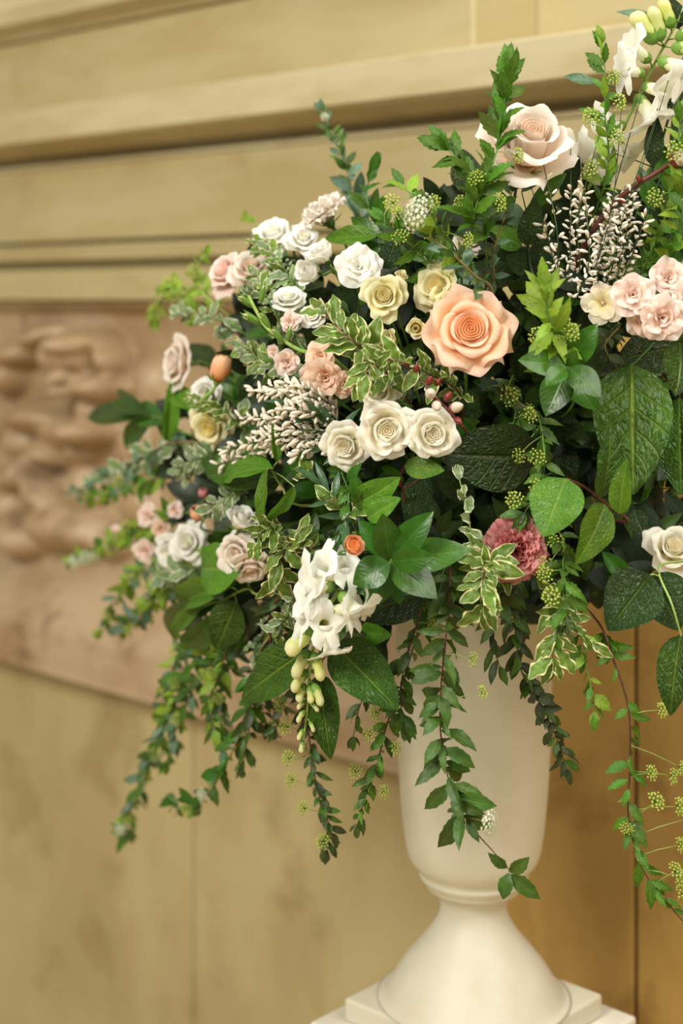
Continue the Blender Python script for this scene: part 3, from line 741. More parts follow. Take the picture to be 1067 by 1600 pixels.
# ------------------------------------------------------------------ snapdragon, genista, willow
def snap_mesh(seed, open_=1.0):
    rr = random.Random(seed); nu = 24; rows = []
    prof = [(0.0, .06, 0), (.04, .15, 0), (.25, .20, 0), (.5, .22, 0), (.7, .24, .0), (.82, .30, .15), (.92, .44, .55), (.98, .60, .9), (.92, .74, 1.0)]
    for z, r, l in prof:
        row = []
        for i in range(nu):
            a = 2 * math.pi * i / nu
            up = math.sin(a)                       # +Y is the upper lip
            lobe = abs(math.cos(2.5 * (a - math.pi / 2))) ** .45
            k = 1 + l * (lobe * .75 - .45) * open_ + l * .08 * math.sin(7 * a + seed)
            zz_ = z + l * .07 * math.sin(5 * a + seed * 1.7) + l * (.22 * up if up > 0 else .10 * up) - l * .10 * (1 - lobe) + l * .05 * math.sin(9 * a + 2 * seed)
            row.append((r * k * math.cos(a) * (1 - .15 * l), r * k * up * (1.0 + .2 * l) - .25 * l * (r if up < 0 else 0) * .3, zz_))
        rows.append(row)
    V = np.array(rows); V = np.concatenate([V, V[:, :1]], 1)
    return grid_mesh('floret', V, M['snap'])
def palate_mesh():
    V = np.zeros((6, 9, 3))
    for j in range(6):
        for i in range(9):
            ph = math.pi * j / 5; th = 2 * math.pi * i / 8
            V[j, i] = (.30 * math.sin(ph) * math.cos(th), -.12 + .12 * math.sin(ph) * math.sin(th) + .05 * math.cos(2 * th), .78 + .2 * math.cos(ph))
    me = grid_mesh('palate', V, M['snap'])
    me.uv_layers[0].data.foreach_set('uv', [.5, .95] * len(me.loops))
    return me
def sbud_mesh(seed):
    pr = [(0, 0), (.13, .03), (.2, .15), (.21, .35), (.19, .55), (.22, .72), (.20, .86), (.11, .97), (0, 1.0)]
    me = lathe_mesh('bud', pr, M['snapbud'], 12)
    uv = me.uv_layers.new(name='UVMap')
    idx = np.empty(len(me.loops), dtype=np.int32); me.loops.foreach_get('vertex_index', idx)
    co = np.array([v.co[:] for v in me.vertices]); uv.data.foreach_set('uv', np.stack([co[idx, 0] + .5, co[idx, 2]], 1).astype(np.float32).ravel())
    for v in me.vertices: v.co.y += -.22 * max(0, v.co.z - .45) + (.06 if v.co.x * seed > 0 else 0) * v.co.z
    return me
SNAP = [snap_mesh(s) for s in (1, 2, 3)]; PAL = palate_mesh(); SBUD = [sbud_mesh(s) for s in (-1, 1)]
def scup_mesh():
    pr = [(0, -.06), (.08, -.04), (.16, .03), (.215, .12), (.22, .2)]
    V = []
    for j, (r, z) in enumerate(pr):
        V.append([(r * math.cos(a) * (1 + .0 * j), r * math.sin(a), z + (.12 if j == 4 and i % 2 else 0)) for i, a in enumerate(np.linspace(0, 2 * math.pi, 11))])
    return grid_mesh('calyx', np.array(V), M['calyx'])
SCUP = scup_mesh()
def lipmat(c, d, L, up=(0, 0, 1)):
    z = d.normalized(); y = Vector(up) - z * z.dot(Vector(up))
    if y.length < .05: y = Vector((0, 1, 0)) - z * z.y
    y.normalize(); x = y.cross(z)
    m = Matrix((x * L, y * L, z * L)).transposed().to_4x4(); m.translation = c
    return m
def snapdragon(label, path, florets, buds, group=None, hub=True):
    pts3 = [PD(*p) for p in path]
    root = thing('snapdragon', HUB if hub else pts3[0], label, 'snapdragon', group)
    k = depth(path[0][0]) / FPX
    link('stem', tube_mesh('stem', stem_pts(pts3, hub), 4.2 * k, 1.6 * k, M['stem_light'], 7), None, root)
    vis = catmull(pts3, 6)
    for i, (px, py, off, L, d) in enumerate(florets):      # px, py: where the calyx sits
        c = PD(px, py, off); m = lipmat(c, vdir(d[0], d[1], d[2] * .55), L * .8 * k); q = min(vis, key=lambda p: (p - c).length)
        f = link('floret', SNAP[i % 3], m, root); link('calyx', SCUP, m, f); link('palate', PAL, m, f)
        link('flower_stalk', tube_mesh('flower_stalk', [q, q.lerp(c, .5), c], 1.5 * k, 1.5 * k, M['calyx'], 5), None, root)
    for i, (px, py, off, L, d) in enumerate(buds):
        c = PD(px, py, off); m = lipmat(c, vdir(*d), L * k); q = min(vis, key=lambda p: (p - c).length)
        f = link('bud', SBUD[i % 2], m, root); link('calyx', SCUP, m @ Matrix.Diagonal((1.02, 1.02, 1.15, 1)), f)
        link('flower_stalk', tube_mesh('flower_stalk', [q, q.lerp(c, .5), c], 1.3 * k, 1.3 * k, M['calyx'], 5), None, root)
    return root

def gbud_mesh(s):
    pr = [(0, 0), (.10, .02), (.13, .14), (.12, .22), (.17, .34), (.2, .55), (.17, .8), (.08, .96), (0, 1.0)]
    me = lathe_mesh('bud', pr, M['genista'], 7)
    uv = me.uv_layers.new(name='UVMap')
    idx = np.empty(len(me.loops), dtype=np.int32); me.loops.foreach_get('vertex_index', idx)
    co = np.array([v.co[:] for v in me.vertices]); uv.data.foreach_set('uv', np.stack([co[idx, 0] + .5, co[idx, 2] * .75 + .22], 1).astype(np.float32).ravel())
    for v in me.vertices: v.co.x += s * .25 * max(0, v.co.z - .3) ** 1.5; v.co.y *= .8
    return me
GBUD = [gbud_mesh(s) for s in (-1, 0.3, 1)]
def genista(label, path, frac, nb, blen, group=None, hub=True, sr=1.2, spread=48):
    """a rush-like stem with small pale buds along the given span of it."""
    pts3 = [PD(*p) for p in path]
    root = thing('genista_stem', HUB if hub else pts3[0], label, 'genista', group)
    k = depth(path[0][0]) / FPX
    link('stem', tube_mesh('stem', stem_pts(pts3, hub), sr * 1.3 * k, sr * .6 * k, M['stem_dark'], 5), None, root)
    vis = catmull(pts3, 6); L = frame_on(vis)
    for i in range(nb):
        f = frac[0] + (frac[1] - frac[0]) * (i + R.uniform(-.4, .4)) / nb
        p, t = at_len(vis, L, max(0, min(1, f)) * L[-1]); az = i * 2.4 + R.uniform(-.5, .5)
        a = t.cross(Vector((.2, -1, .3))).normalized(); b = t.cross(a).normalized(); rad = a * math.cos(az) + b * math.sin(az)
        A = math.radians(spread + R.uniform(-20, 20)); d = t * math.cos(A) + rad * math.sin(A)
        m = Matrix.Translation(p + rad * 2.5 * k) @ d.to_track_quat('Z', 'Y').to_matrix().to_4x4() @ Matrix.Rotation(R.uniform(0, 6), 4, 'Z') @ Matrix.Scale(blen * k * R.uniform(.7, 1.2), 4)
        link('bud', R.choice(GBUD), m, root)
    return root

def ell_mesh(name, mat, squash, tipr, n=14, rows=10):
    V = np.zeros((rows, n + 1, 3))
    for j in range(rows):
        f = j / (rows - 1); r = squash * math.sin(math.pi * f ** .8) ** .8 if 0 < f < 1 else 0.0
        for i in range(n + 1):
            a = 2 * math.pi * i / n; V[j, i] = (r * math.cos(a), r * math.sin(a), f)
    return grid_mesh(name, V, mat)
CATKIN = ell_mesh('catkin', M['catkin'], .34, 0); SCALE_ = ell_mesh('bud_scale', M['budred'], .30, 0, 10, 8)
def willow(label, path, items, group=None, hub=True, sr=2.2):
    pts3 = [PD(*p) for p in path]
    root = thing('pussy_willow', HUB if hub else pts3[0], label, 'pussy willow', group)
    k = depth(path[0][0]) / FPX
    link('stem', tube_mesh('stem', stem_pts(pts3, hub), sr * 1.3 * k, sr * .7 * k, M['stem_brown'], 7), None, root)
    vis = catmull(pts3, 6)
    for kind, px, py, off, L, d in items:
        c = PD(px, py, off); q = min(vis, key=lambda p: (p - c).length); dd = vdir(*d)
        m = Matrix.Translation(q.lerp(c, .7)) @ dd.to_track_quat('Z', 'Y').to_matrix().to_4x4() @ Matrix.Scale(L * k, 4)
        f = link('catkin' if kind == 'c' else 'bud', CATKIN if kind == 'c' else SCALE_, m, root)
        if kind == 'c': link('bud_scale', SCALE_, m @ Matrix.Translation((0, 0, -.06)) @ Matrix.Diagonal((1.15, 1.15, .45, 1)), f)
    return root

def branch_of(name, label, cat, path, leaves, sp, stem='stem', sr=2.0, group=None, hub=True):
    """a branch whose large leaves are set one by one: (bx, by, tx, ty, width[, off_base, off_tip, roll, species])"""
    pts3 = [PD(*p) for p in path]
    root = thing(name, HUB if hub else pts3[0], label, cat, group)
    k = depth(path[-1][0]) / FPX
    link('stem', tube_mesh('stem', stem_pts(pts3, hub), sr * 1.2 * k, sr * .7 * k, M[stem], 6), None, root)
    vis = catmull(pts3, 6)
    for lf in leaves:
        bx, by, tx, ty, w = lf[:5]; ob, ot, roll = (list(lf[5:8]) + [0, 0, 0])[:3] if len(lf) > 5 else (0, 0, 0)
        s = lf[8] if len(lf) > 8 else sp
        lo = placed(root, s, bx, by, tx, ty, w, ob, ot, roll)
        c = PD(bx, by, ob); q = min(vis, key=lambda p: (p - c).length)
        if (q - c).length > .004:
            link('leaf_stalk', tube_mesh('leaf_stalk', [q, q.lerp(c, .5) + Vector((0, .002, .001)), c], 1.1 * k, 1.0 * k, M[stem], 5), None, root)
    return root

# ------------------------------------------------------------------ blooms
F = flower
F('garden_rose', 'large open peach garden rose with pointed outer petals', 'rose', 735, 514, -.05, 64, (-.03, .24, 1), 'peach', 'hero', .5, 1)
F('garden_rose', 'large blush rose on a bare dark stem, seen from the side above the white genista', 'rose', 826, 226, .0, 76, (.1, .62, .75), 'blush', 'cup', 2.1, 2, stemk='stem_dark', scale=(1, 1, 1.35))
SG = None
F('spray_rose', 'cream spray rose, lowest of the cluster of four, beside the narrow blue leaves', 'rose', 538, 697, -.05, 38, (-.25, -.12, 1), 'cream', 'spray', .2, 3)
F('spray_rose', 'largest cream spray rose, in the middle of the cluster of four', 'rose', 605, 672, -.06, 47, (.05, -.05, 1), 'cream', 'spray', 1.2, 4)
F('spray_rose', 'cream spray rose touching the big dark leaf under the pussy willow', 'rose', 677, 678, -.06, 41, (.1, .02, 1), 'cream', 'spray', 2.0, 5)
F('spray_rose', 'cream spray rose at the top of the cluster of four, half behind a variegated leaf', 'rose', 590, 612, -.03, 37, (-.15, .35, .9), 'cream', 'cup', .4, 6)
F('spray_rose', 'pale yellow spray rose with a tight round heart below the white spirea', 'rose', 600, 462, -.02, 37, (-.1, .1, 1), 'yellow', 'cup', .4, 7)
F('spray_rose', 'pale yellow spray rose tilted up behind the large peach rose', 'rose', 682, 448, -.0, 41, (-.35, .25, .85), 'yellow', 'cup', 1.4, 8)
F('spray_rose', 'yellow spray rose pressed between its neighbour and the large peach rose', 'rose', 706, 472, -.01, 32, (.2, .2, .9), 'yellow', 'cup', 2.2, 9)
F('spray_rose', 'small half open yellow spray rose touching the large peach rose', 'rose', 650, 512, -.03, 22, (-.1, -.1, 1), 'yellow', 'bud', .7, 10)
F('spray_rose', 'pale yellow spray rose seen from the side over a variegated leaf', 'rose', 606, 532, -.02, 25, (-.5, .5, .6), 'yellow', 'bud', .1, 11)
F('rose_bud', 'tiny yellow rose bud just above the round pale yellow rose', 'rose bud', 626, 432, .01, 15, (.1, .6, .7), 'yellow', 'bud', .1, 12)
F('spray_rose', 'upper of two white rosebuds leaning up over the green bud stem', 'rose', 502, 396, .01, 32, (-.5, .7, .4), 'white', 'bud', .9, 13, calyx='sepal_dark')
F('spray_rose', 'lower of two white rosebuds leaning out over the small pink floret', 'rose', 484, 424, .0, 33, (-.7, .2, .6), 'white', 'bud', 2.0, 14, calyx='sepal_dark')
F('spray_rose', 'white rose facing up above the small pink floret, fringed petals', 'rose', 450, 464, .0, 29, (-.1, .75, .55), 'white', 'spray', .3, 15)
F('spray_rose', 'white rose tucked behind the variegated leaves beside the pink floret', 'rose', 488, 492, .02, 21, (-.2, .3, .8), 'white', 'spray', .3, 16)
F('stock_bloom', 'ruffled double white bloom above the pale yellow rose', 'stock', 560, 414, .02, 44, (.0, .35, .9), 'white', 'stock', .3, 17)
F('carnation', 'pale carnation seen from the side at the top edge against the wall', 'carnation', 502, 330, .12, 46, (-.55, .75, .15), 'carnwhite', 'carnation', .3, 18, calyx='sepal_dark')
F('rose', 'white rose among small leaves below the pale carnation', 'rose', 426, 366, .08, 37, (-.2, .6, .6), 'white', 'cup', .3, 19)
F('rose', 'white bloom behind the rosebuds on the upper edge', 'rose', 474, 372, .08, 28, (.1, .5, .7), 'white', 'cup', 1.0, 20)
F('rose', 'blush pink rose in profile on the upper edge of the flowers', 'rose', 352, 424, .02, 38, (-.5, .45, .55), 'rosepink', 'cup', .3, 21)
F('rose', 'paler blush rose right behind the pink rose on the upper edge', 'rose', 392, 418, .05, 36, (-.1, .55, .7), 'blush', 'cup', 1.3, 22)
F('rose', 'white blush lisianthus bloom in profile beside the orange bud', 'lisianthus', 272, 566, -.03, 44, (-.86, .12, .45), 'blush', 'spray', .8, 23)
F('ranunculus', 'closed orange ranunculus bud on a pale green stem', 'ranunculus', 343, 580, -.06, 34, (.25, .9, .2), 'orange', 'ball', .3, 24, stemk='stem_light', scale=(.92, .92, 1.25))
F('ranunculus', 'small open orange ranunculus above the white snapdragon', 'ranunculus', 553, 852, -.115, 24, (.25, .3, .9), 'orange', 'ballopen', .3, 25)
F('ranunculus', 'small peach bud beside glossy leaves over the white rose', 'ranunculus', 309, 802, -.03, 25, (-.3, .5, .7), 'orange', 'ball', 1.3, 26)
F('ranunculus', 'dusty red bud above the peach bud', 'ranunculus', 318, 770, .03, 17, (-.1, .6, .7), 'carn', 'ball', .3, 27)
F('spray_rose', 'pale yellow open bloom under the orange bud', 'rose', 320, 614, -.05, 26, (-.25, .0, .95), 'white', 'spray', .3, 28)
F('spray_rose', 'creamy yellow bloom behind variegated leaves below the orange bud', 'rose', 328, 668, -.03, 38, (-.3, -.15, .9), 'yellow', 'cup', .3, 29)
F('rose', 'white half closed rose resting on top of the blush rose near the round leaf', 'rose', 378, 812, -.04, 33, (.25, .75, .5), 'white', 'bud', .3, 30)
F('rose', 'blush rose with a spiral heart next to the round green leaf', 'rose', 368, 868, -.05, 38, (-.5, .05, .85), 'blush', 'spray', .9, 31)
F('rose', 'pale rose hanging its outer petal beneath the blush rose', 'rose', 392, 890, -.02, 32, (.1, -.6, .7), 'blush', 'cup', .2, 32)
F('rose', 'white bloom with loose petals beside the round green leaf, upper of the two', 'rose', 294, 848, -.02, 34, (-.3, .3, .85), 'white', 'cup', 1.2, 33)
F('rose', 'white bloom beside the round green leaf, lower of the two', 'rose', 264, 862, -.02, 28, (-.4, -.1, .85), 'white', 'spray', .4, 34)
F('carnation', 'deep pink carnation with crimped petals above the urn', 'carnation', 806, 860, -.02, 56, (.05, -.05, 1), 'carn', 'carnation', .4, 35)
F('rose', 'white rose deep between the dark leaves over the heart shaped leaf', 'rose', 1052, 856, .06, 42, (.1, .5, .8), 'cream', 'cup', .2, 36)
F('rose', 'white bloom deep in the leaves under the flat white spirea heads', 'rose', 736, 374, .1, 26, (.0, .4, .9), 'blush', 'cup', 1.2, 37)

# stock stems
spike('stock', 'pink stock stem with ruffled florets beside the white rosebuds', 'stock', [(520, 620, .03), (500, 575, .01), (470, 540, 0), (452, 500, .0)],
      [(453, 503, -.02, 19, (-.1, .2, .9)), (447, 566, -.03, 26, (-.4, -.1, .9)), (425, 548, -.01, 13, (-.6, .2, .7)), (500, 556, -.03, 29, (-.1, .3, .9), 'pinkpeach'), (508, 592, -.04, 35, (-.1, -.2, .95), 'pinkpeach'), (540, 600, -.02, 26, (.3, -.2, .9), 'pinkpeach'), (486, 585, -.03, 24, (-.3, -.1, .9), 'pinkpeach')], 'pink', 'stock')
spike('stock', 'blush stock stem crowded with ruffled florets above the big veined leaf', 'stock', [(1075, 520, .04), (1050, 480, .03), (1000, 470, .02), (950, 470, .02)],
      [(941, 474, -.02, 38, (-.25, -.05, 1), 'paleyellow', 'single'), (990, 460, -.03, 40, (-.1, .1, 1)), (1006, 500, -.02, 34, (0, -.3, .95)), (1046, 432, -.01, 36, (.1, .3, .9)), (1036, 497, -.04, 44, (.05, -.1, 1)), (1078, 470, -.03, 38, (.3, .1, .9))], 'pink', 'stock', seed=4)
spike('stock', 'pale pink stock with blurred florets beside the loose white blooms', 'stock', [(300, 800, .06), (262, 815, .03), (235, 830, 0), (224, 862, -.01)],
      [(231, 806, -.02, 23, (-.3, .2, .9)), (226, 862, -.02, 23, (-.3, -.1, .9)), (252, 826, -.01, 19, (0, 0, 1), 'pinkpeach'), (274, 796, .0, 16, (.1, .3, .9)), (180, 832, .02, 15, (-.4, .3, .9))], 'pink', 'stock', seed=6)

# green bud stem
def bud_stem():
    path = [(520, 560, .0), (470, 548, -.03), (420, 515, -.05), (400, 485, -.05), (388, 462, -.05)]
    pts3 = [PD(*p) for p in path]; k = depth(440) / FPX
    root = thing('budding_stem', HUB, 'thick pale green stem ending in a frilled cluster of closed buds', 'flower stem')
    link('stem', tube_mesh('stem', stem_pts(pts3), 3.6 * k, 2.6 * k, M['stem_light'], 7), None, root)
    vis = catmull(pts3, 6)
    for px, py, L, d in ((392, 478, 26, (-.7, .6, .4)), (408, 470, 26, (.2, .95, .3)), (405, 505, 30, (-.8, .5, .4)), (420, 510, 26, (-.5, .8, .3)), (440, 532, 24, (-.6, .7, .3)), (450, 530, 20, (.2, .9, .4))):
        c = PD(px, py, -.05); m = lipmat(c, vdir(*d), L * k)
        f = link('bud', SBUD[0], m @ Matrix.Diagonal((.8, .8, 1, 1)), root); link('calyx', SCUP, m @ Matrix.Diagonal((.98, .98, 3.6, 1)), f)
    for i in range(12):
        a = i * 2.4; add_leaf(root, 'varieg_pale', vis[-1], vdir(.7 * math.cos(a) - .1, .8 + .3 * math.sin(a), .6 * math.sin(a)), vdir(math.cos(a), .3, .6), R.uniform(16, 24) * k, .6)
bud_stem()

# snapdragons
snapdragon('white snapdragon hanging down over the urn, green buds at its tip',
    [(575, 880, .0), (545, 905, -.05), (515, 945, -.07), (497, 985, -.08), (486, 1030, -.08), (482, 1075, -.075), (479, 1120, -.07), (472, 1165, -.07)],
    [(534, 902, -.06, 40, (.1, .4, .8)), (526, 910, -.07, 52, (-.5, .5, .7)), (520, 918, -.08, 56, (-.85, .15, .5)), (532, 928, -.08, 56, (.5, -.5, .7)), (545, 915, -.06, 52, (.8, -.1, .6)), (504, 972, -.08, 50, (-.8, .25, .6)), (503, 975, -.085, 44, (.1, .1, .95)), (505, 985, -.08, 48, (.3, -.75, .5)), (496, 950, -.085, 48, (-.2, .5, .8)), (516, 955, -.085, 50, (.75, .2, .6))],
    [(492, 985, -.085, 56, (-.8, -.45, .4)), (482, 1018, -.085, 46, (-.55, -.75, .4)), (490, 1022, -.085, 42, (.35, -.85, .4)), (478, 1048, -.08, 38, (-.6, -.7, .4)), (476, 1070, -.08, 28, (-.4, -.8, .4)), (484, 1072, -.08, 26, (.1, -.9, .4)), (490, 1070, -.078, 34, (.4, -.8, .3)),
     (477, 1095, -.075, 18, (-.7, -.5, .4)), (486, 1098, -.075, 18, (.6, -.5, .4)), (476, 1110, -.075, 22, (-.5, -.6, .4)), (484, 1128, -.07, 17, (.4, -.7, .4)), (474, 1140, -.07, 18, (-.5, -.7, .4)), (473, 1158, -.07, 18, (-.2, -.9, .3))])
snapdragon('white snapdragon at the very top, pale yellow buds and open lipped florets',
    [(900, 330, .08), (950, 250, .06), (990, 165, .05), (1025, 95, .05), (1060, 30, .05), (1080, -30, .05)],
    [(1015, 95, .04, 56, (-.7, .45, .5)), (1005, 115, .03, 50, (-.8, .1, .6)), (1030, 95, .03, 64, (.75, -.3, .5)), (1005, 135, .03, 56, (.5, -.2, .8)), (995, 150, .03, 66, (.55, -.85, .3)), (975, 195, .05, 52, (-.6, -.2, .7)), (950, 235, .06, 56, (-.5, -.3, .8)), (965, 225, .05, 44, (.5, -.4, .7)), (940, 250, .07, 48, (-.8, .2, .5))],
    [(1032, 62, .04, 56, (-.25, .95, .2)), (1022, 66, .04, 60, (-.55, .8, .2)), (1048, 42, .04, 50, (-.3, .95, .2)), (1058, 60, .03, 50, (.7, .3, .5)), (1052, 75, .03, 52, (.8, -.1, .5))])

# genista: a spray of rushy stems with pale buds
gi = 0
for (x0, y0), (x1, y1), fr, nb in (((870, 470), (868, 280), (.15, .95), 16), ((885, 470), (850, 320), (.1, .7), 22), ((880, 460), (905, 270), (.1, .75), 26), ((890, 455), (930, 230), (.1, .62), 30), ((895, 450), (965, 190), (.08, .5), 32),
                              ((900, 445), (985, 170), (.08, .45), 32), ((905, 450), (1010, 150), (.05, .4), 28), ((910, 450), (1000, 230), (.05, .6), 30), ((915, 455), (1035, 215), (.05, .45), 26), ((920, 460), (990, 300), (.05, .85), 28),
                              ((905, 470), (960, 330), (.05, .9), 26), ((890, 480), (915, 340), (.1, .95), 26)):
    x1 += (x1 - 905) * .25; x0 += (x1 - 905) * .28; mx = x0 + (x1 - x0) * .5; my = y0 + (y1 - y0) * .5
    genista('rushy dark green genista stem with tiny cream buds beside the big peach rose', [(x0, y0, .03), (mx + R.uniform(-16, 16), my, R.uniform(-.04, .04)), (x1 + R.uniform(-14, 14), y1 - 40, R.uniform(-.04, .04))], fr, int(nb * 1.15), 14, 'genista stems by the peach rose', spread=62); gi += 1
for (x0, y0), (x1, y1), nb in (((520, 690), (340, 728), 34), ((515, 680), (350, 705), 34), ((520, 670), (375, 655), 34), ((520, 650), (395, 610), 34), ((520, 640), (420, 605), 30), ((525, 640), (445, 598), 26), ((520, 680), (400, 680), 36), ((520, 690), (420, 700), 34), ((525, 660), (430, 640), 32), ((525, 700), (455, 715), 22), ((525, 655), (470, 625), 26)):
    mx = (x0 + x1) / 2; my = (y0 + y1) / 2 - 8; nb = int(nb * 1.35)
    genista('arching genista stem packed with small white buds beside the cream spray roses', [(x0, y0, -.01), (mx, my, R.uniform(-.075, -.04)), (x1, y1, R.uniform(-.08, -.04))], (.0, 1.0), nb, 17, 'genista stems by the cream roses', spread=40)

# pussy willow
willow('red brown pussy willow twig over the cream spray roses', [(745, 700, .02), (712, 655, -.06), (680, 620, -.06), (655, 592, -.05), (630, 570, -.03)],
       [('b', 645, 578, -.06, 18, (.2, .8, .5)), ('b', 668, 600, -.065, 20, (.3, .7, .6)), ('b', 683, 600, -.06, 16, (.5, .7, .4)), ('c', 672, 616, -.075, 24, (-.1, .1, .9)), ('c', 678, 630, -.075, 22, (.0, -.3, .8)), ('b', 696, 625, -.07, 20, (.5, .7, .4)), ('c', 706, 638, -.075, 24, (.7, .3, .6)), ('b', 712, 655, -.07, 18, (.4, -.3, .6)), ('b', 636, 570, -.05, 14, (-.3, .8, .4))])
willow('thick brown willow branch with one grey catkin, crossing the genista', [(905, 400, .05), (945, 335, .02), (985, 295, .0), (1025, 270, -.01), (1070, 240, -.01)],
       [('c', 1050, 250, -.02, 42, (.7, .25, .5)), ('b', 1000, 285, -.01, 14, (-.3, .8, .4)), ('b', 965, 312, .0, 14, (.6, -.5, .4))], sr=5)
# ------------------------------------------------------------------ big single leaves
B = branch_of
B('salal_branch', 'salal leaf with deep quilted veins, largest and brightest, under the pink stock', 'leafy branch', [(1010, 545, .06), (990, 570, .03)], [(987, 570, 990, 772, 122, .0, -.045, 8)], 'salal')
B('salal_branch', 'two folded green leaves overlapping the large quilted leaf', 'leafy branch', [(940, 840, .05), (925, 775, .0)], [(938, 778, 962, 655, 58, -.05, -.06, 38, 'salal'), (968, 803, 978, 717, 38, -.06, -.07, -35, 'salal_bright')], 'salal', 'stem_brown')
B('salal_branch', 'broad dark leaf lying sideways next to the cream spray roses', 'leafy branch', [(860, 740, .05), (836, 716, .0)], [(834, 714, 690, 712, 108, -.0, -.05, -14)], 'salal_dark')
B('salal_branch', 'two bright leaves on a red brown twig above the pink carnation', 'leafy branch', [(975, 815, .04), (950, 790, -.03), (915, 762, -.05), (885, 748, -.06)], [(885, 748, 848, 838, 82, -.06, -.08, 20, 'salal_bright'), (945, 788, 905, 883, 62, -.04, -.07, -25, 'salal_bright')], 'salal_bright', 'stem_brown', 2.6)
B('salal_branch', 'dark broad leaves behind the pink stock at the frame edge', 'leafy branch', [(1085, 570, .06), (1060, 545, .05)], [(1062, 540, 965, 562, 82, .05, .03, 10, 'salal_dark'), (1062, 535, 1060, 618, 66, .0, -.02, -20, 'salal'), (1062, 622, 1064, 772, 88, .0, -.02, 12, 'salal'), (1000, 640, 905, 622, 60, .04, .02, 0, 'salal_dark')], 'salal_dark', 'stem_brown')
B('salal_branch', 'pair of dark heart shaped leaves on a yellow green stalk below the white rose', 'leafy branch', [(1090, 870, .06), (1030, 885, .02), (1050, 945, -.01), (1066, 1000, -.01)],
  [(1016, 898, 950, 985, 92, .0, -.03, 12, 'salal_dark'), (1018, 896, 1062, 985, 92, .01, -.01, -18, 'salal_dark'), (1064, 992, 1044, 1120, 58, -.01, -.03, 25, 'salal')], 'salal_dark', 'stem_light', 2.2)
B('salal_branch', 'three pointed leaves fanned around the hanging snapdragon', 'leafy branch', [(580, 960, .02), (530, 1005, .0), (505, 1030, -.02)], [(474, 1018, 372, 1092, 72, -.03, -.05, 20), (522, 1006, 622, 1108, 84, -.03, -.05, -14), (500, 1052, 514, 1190, 52, -.04, -.05, 10)], 'salal', 'stem_brown', 2.2)
B('salal_branch', 'dark hanging leaf at the urn lip below the glossy star of leaves', 'leafy branch', [(690, 900, .04), (650, 925, .0)], [(662, 925, 556, 965, 78, -.01, -.03, 25), (700, 880, 660, 990, 60, .05, .03, -10), (640, 900, 570, 900, 66, .04, .02, 0)], 'salal_dark')
B('salal_branch', 'round green leaf beside the blush rose with longer leaves under it', 'leafy branch', [(420, 925, .04), (385, 920, .0), (345, 940, -.02)],
  [(376, 892, 298, 886, 78, -.05, -.07, 6, 'salal_bright'), (362, 918, 254, 946, 48, -.03, -.03, 20, 'salal_bright'), (345, 938, 244, 984, 44, -.0, .0, 10, 'ruscus'), (318, 948, 256, 1008, 28, -.04, -.05, 30, 'salal_bright'), (342, 955, 278, 1027, 46, -.04, -.05, -20, 'ruscus'), (370, 940, 336, 1018, 60, -.01, -.02, 10, 'salal'), (400, 935, 378, 1000, 40, .03, .03, 10, 'dark')], 'salal', 'stem_light', 2.2)
B('salal_branch', 'round dark leaf and curled slender leaves between the genista and the white rose', 'leafy branch', [(470, 790, .03), (440, 760, -.01), (425, 735, -.03)],
  [(425, 745, 313, 705, 82, -.01, -.03, 5, 'salal'), (426, 732, 332, 746, 40, -.05, -.08, 35, 'salal_bright'), (433, 722, 428, 654, 17, -.06, -.07, 20, 'salal_bright'), (418, 733, 406, 832, 22, -.07, -.08, 40, 'salal_bright'), (460, 760, 405, 828, 24, -.07, -.08, -40, 'salal_bright'), (440, 750, 360, 770, 44, .0, .0, 0, 'salal_dark')], 'salal', 'stem_light')
B('ruscus_sprig', 'star of glossy pointed leaves right beside the small open orange bloom', 'leafy branch', [(640, 950, .04), (622, 905, -.03), (610, 877, -.06)],
  [(609, 875, 598, 803, 45, -.06, -.08, 5), (606, 870, 560, 812, 36, -.04, -.06, 10), (612, 874, 674, 800, 46, -.06, -.08, -10), (616, 876, 738, 857, 52, -.05, -.06, -8), (612, 876, 677, 872, 40, -.08, -.10, 12), (612, 880, 684, 932, 56, -.07, -.09, -22), (609, 880, 548, 912, 50, -.08, -.10, 18), (608, 882, 540, 928, 40, -.05, -.07, 30), (608, 884, 574, 950, 46, -.06, -.07, 0), (612, 884, 625, 945, 36, -.04, -.05, 0)], 'ruscus', 'stem', 2.2)
B('ruscus_sprig', 'rosette of glossy leaves between the peach rose and the quilted leaf', 'leafy branch', [(890, 640, .05), (888, 600, -.02), (885, 573, -.05)],
  [(890, 570, 932, 506, 42, -.03, -.05, -10), (884, 570, 864, 510, 32, -.03, -.05, 10), (886, 572, 900, 550, 24, -.06, -.08, 0), (882, 572, 810, 562, 42, -.05, -.07, 18), (883, 575, 853, 600, 30, -.08, -.1, 20), (887, 574, 940, 618, 48, -.07, -.09, -18), (884, 578, 852, 650, 50, -.06, -.07, 10), (890, 582, 930, 640, 46, -.04, -.05, -10)], 'ruscus', 'stem', 2.0)
B('ruscus_sprig', 'dark glossy leaf trio poking out over the carved relief', 'leafy branch', [(300, 680, .04), (260, 655, .0), (232, 650, -.01)],
  [(238, 650, 130, 650, 38, -.01, -.01, 20), (236, 646, 160, 610, 34, .0, .0, -10), (240, 652, 188, 702, 36, .01, .0, 10), (262, 660, 205, 640, 42, .0, .0, 0), (262, 690, 272, 585, 26, -.04, -.03, 20, 'salal_bright'), (300, 640, 262, 600, 34, -.02, -.01, 10, 'salal_bright')], 'ruscus', 'stem')
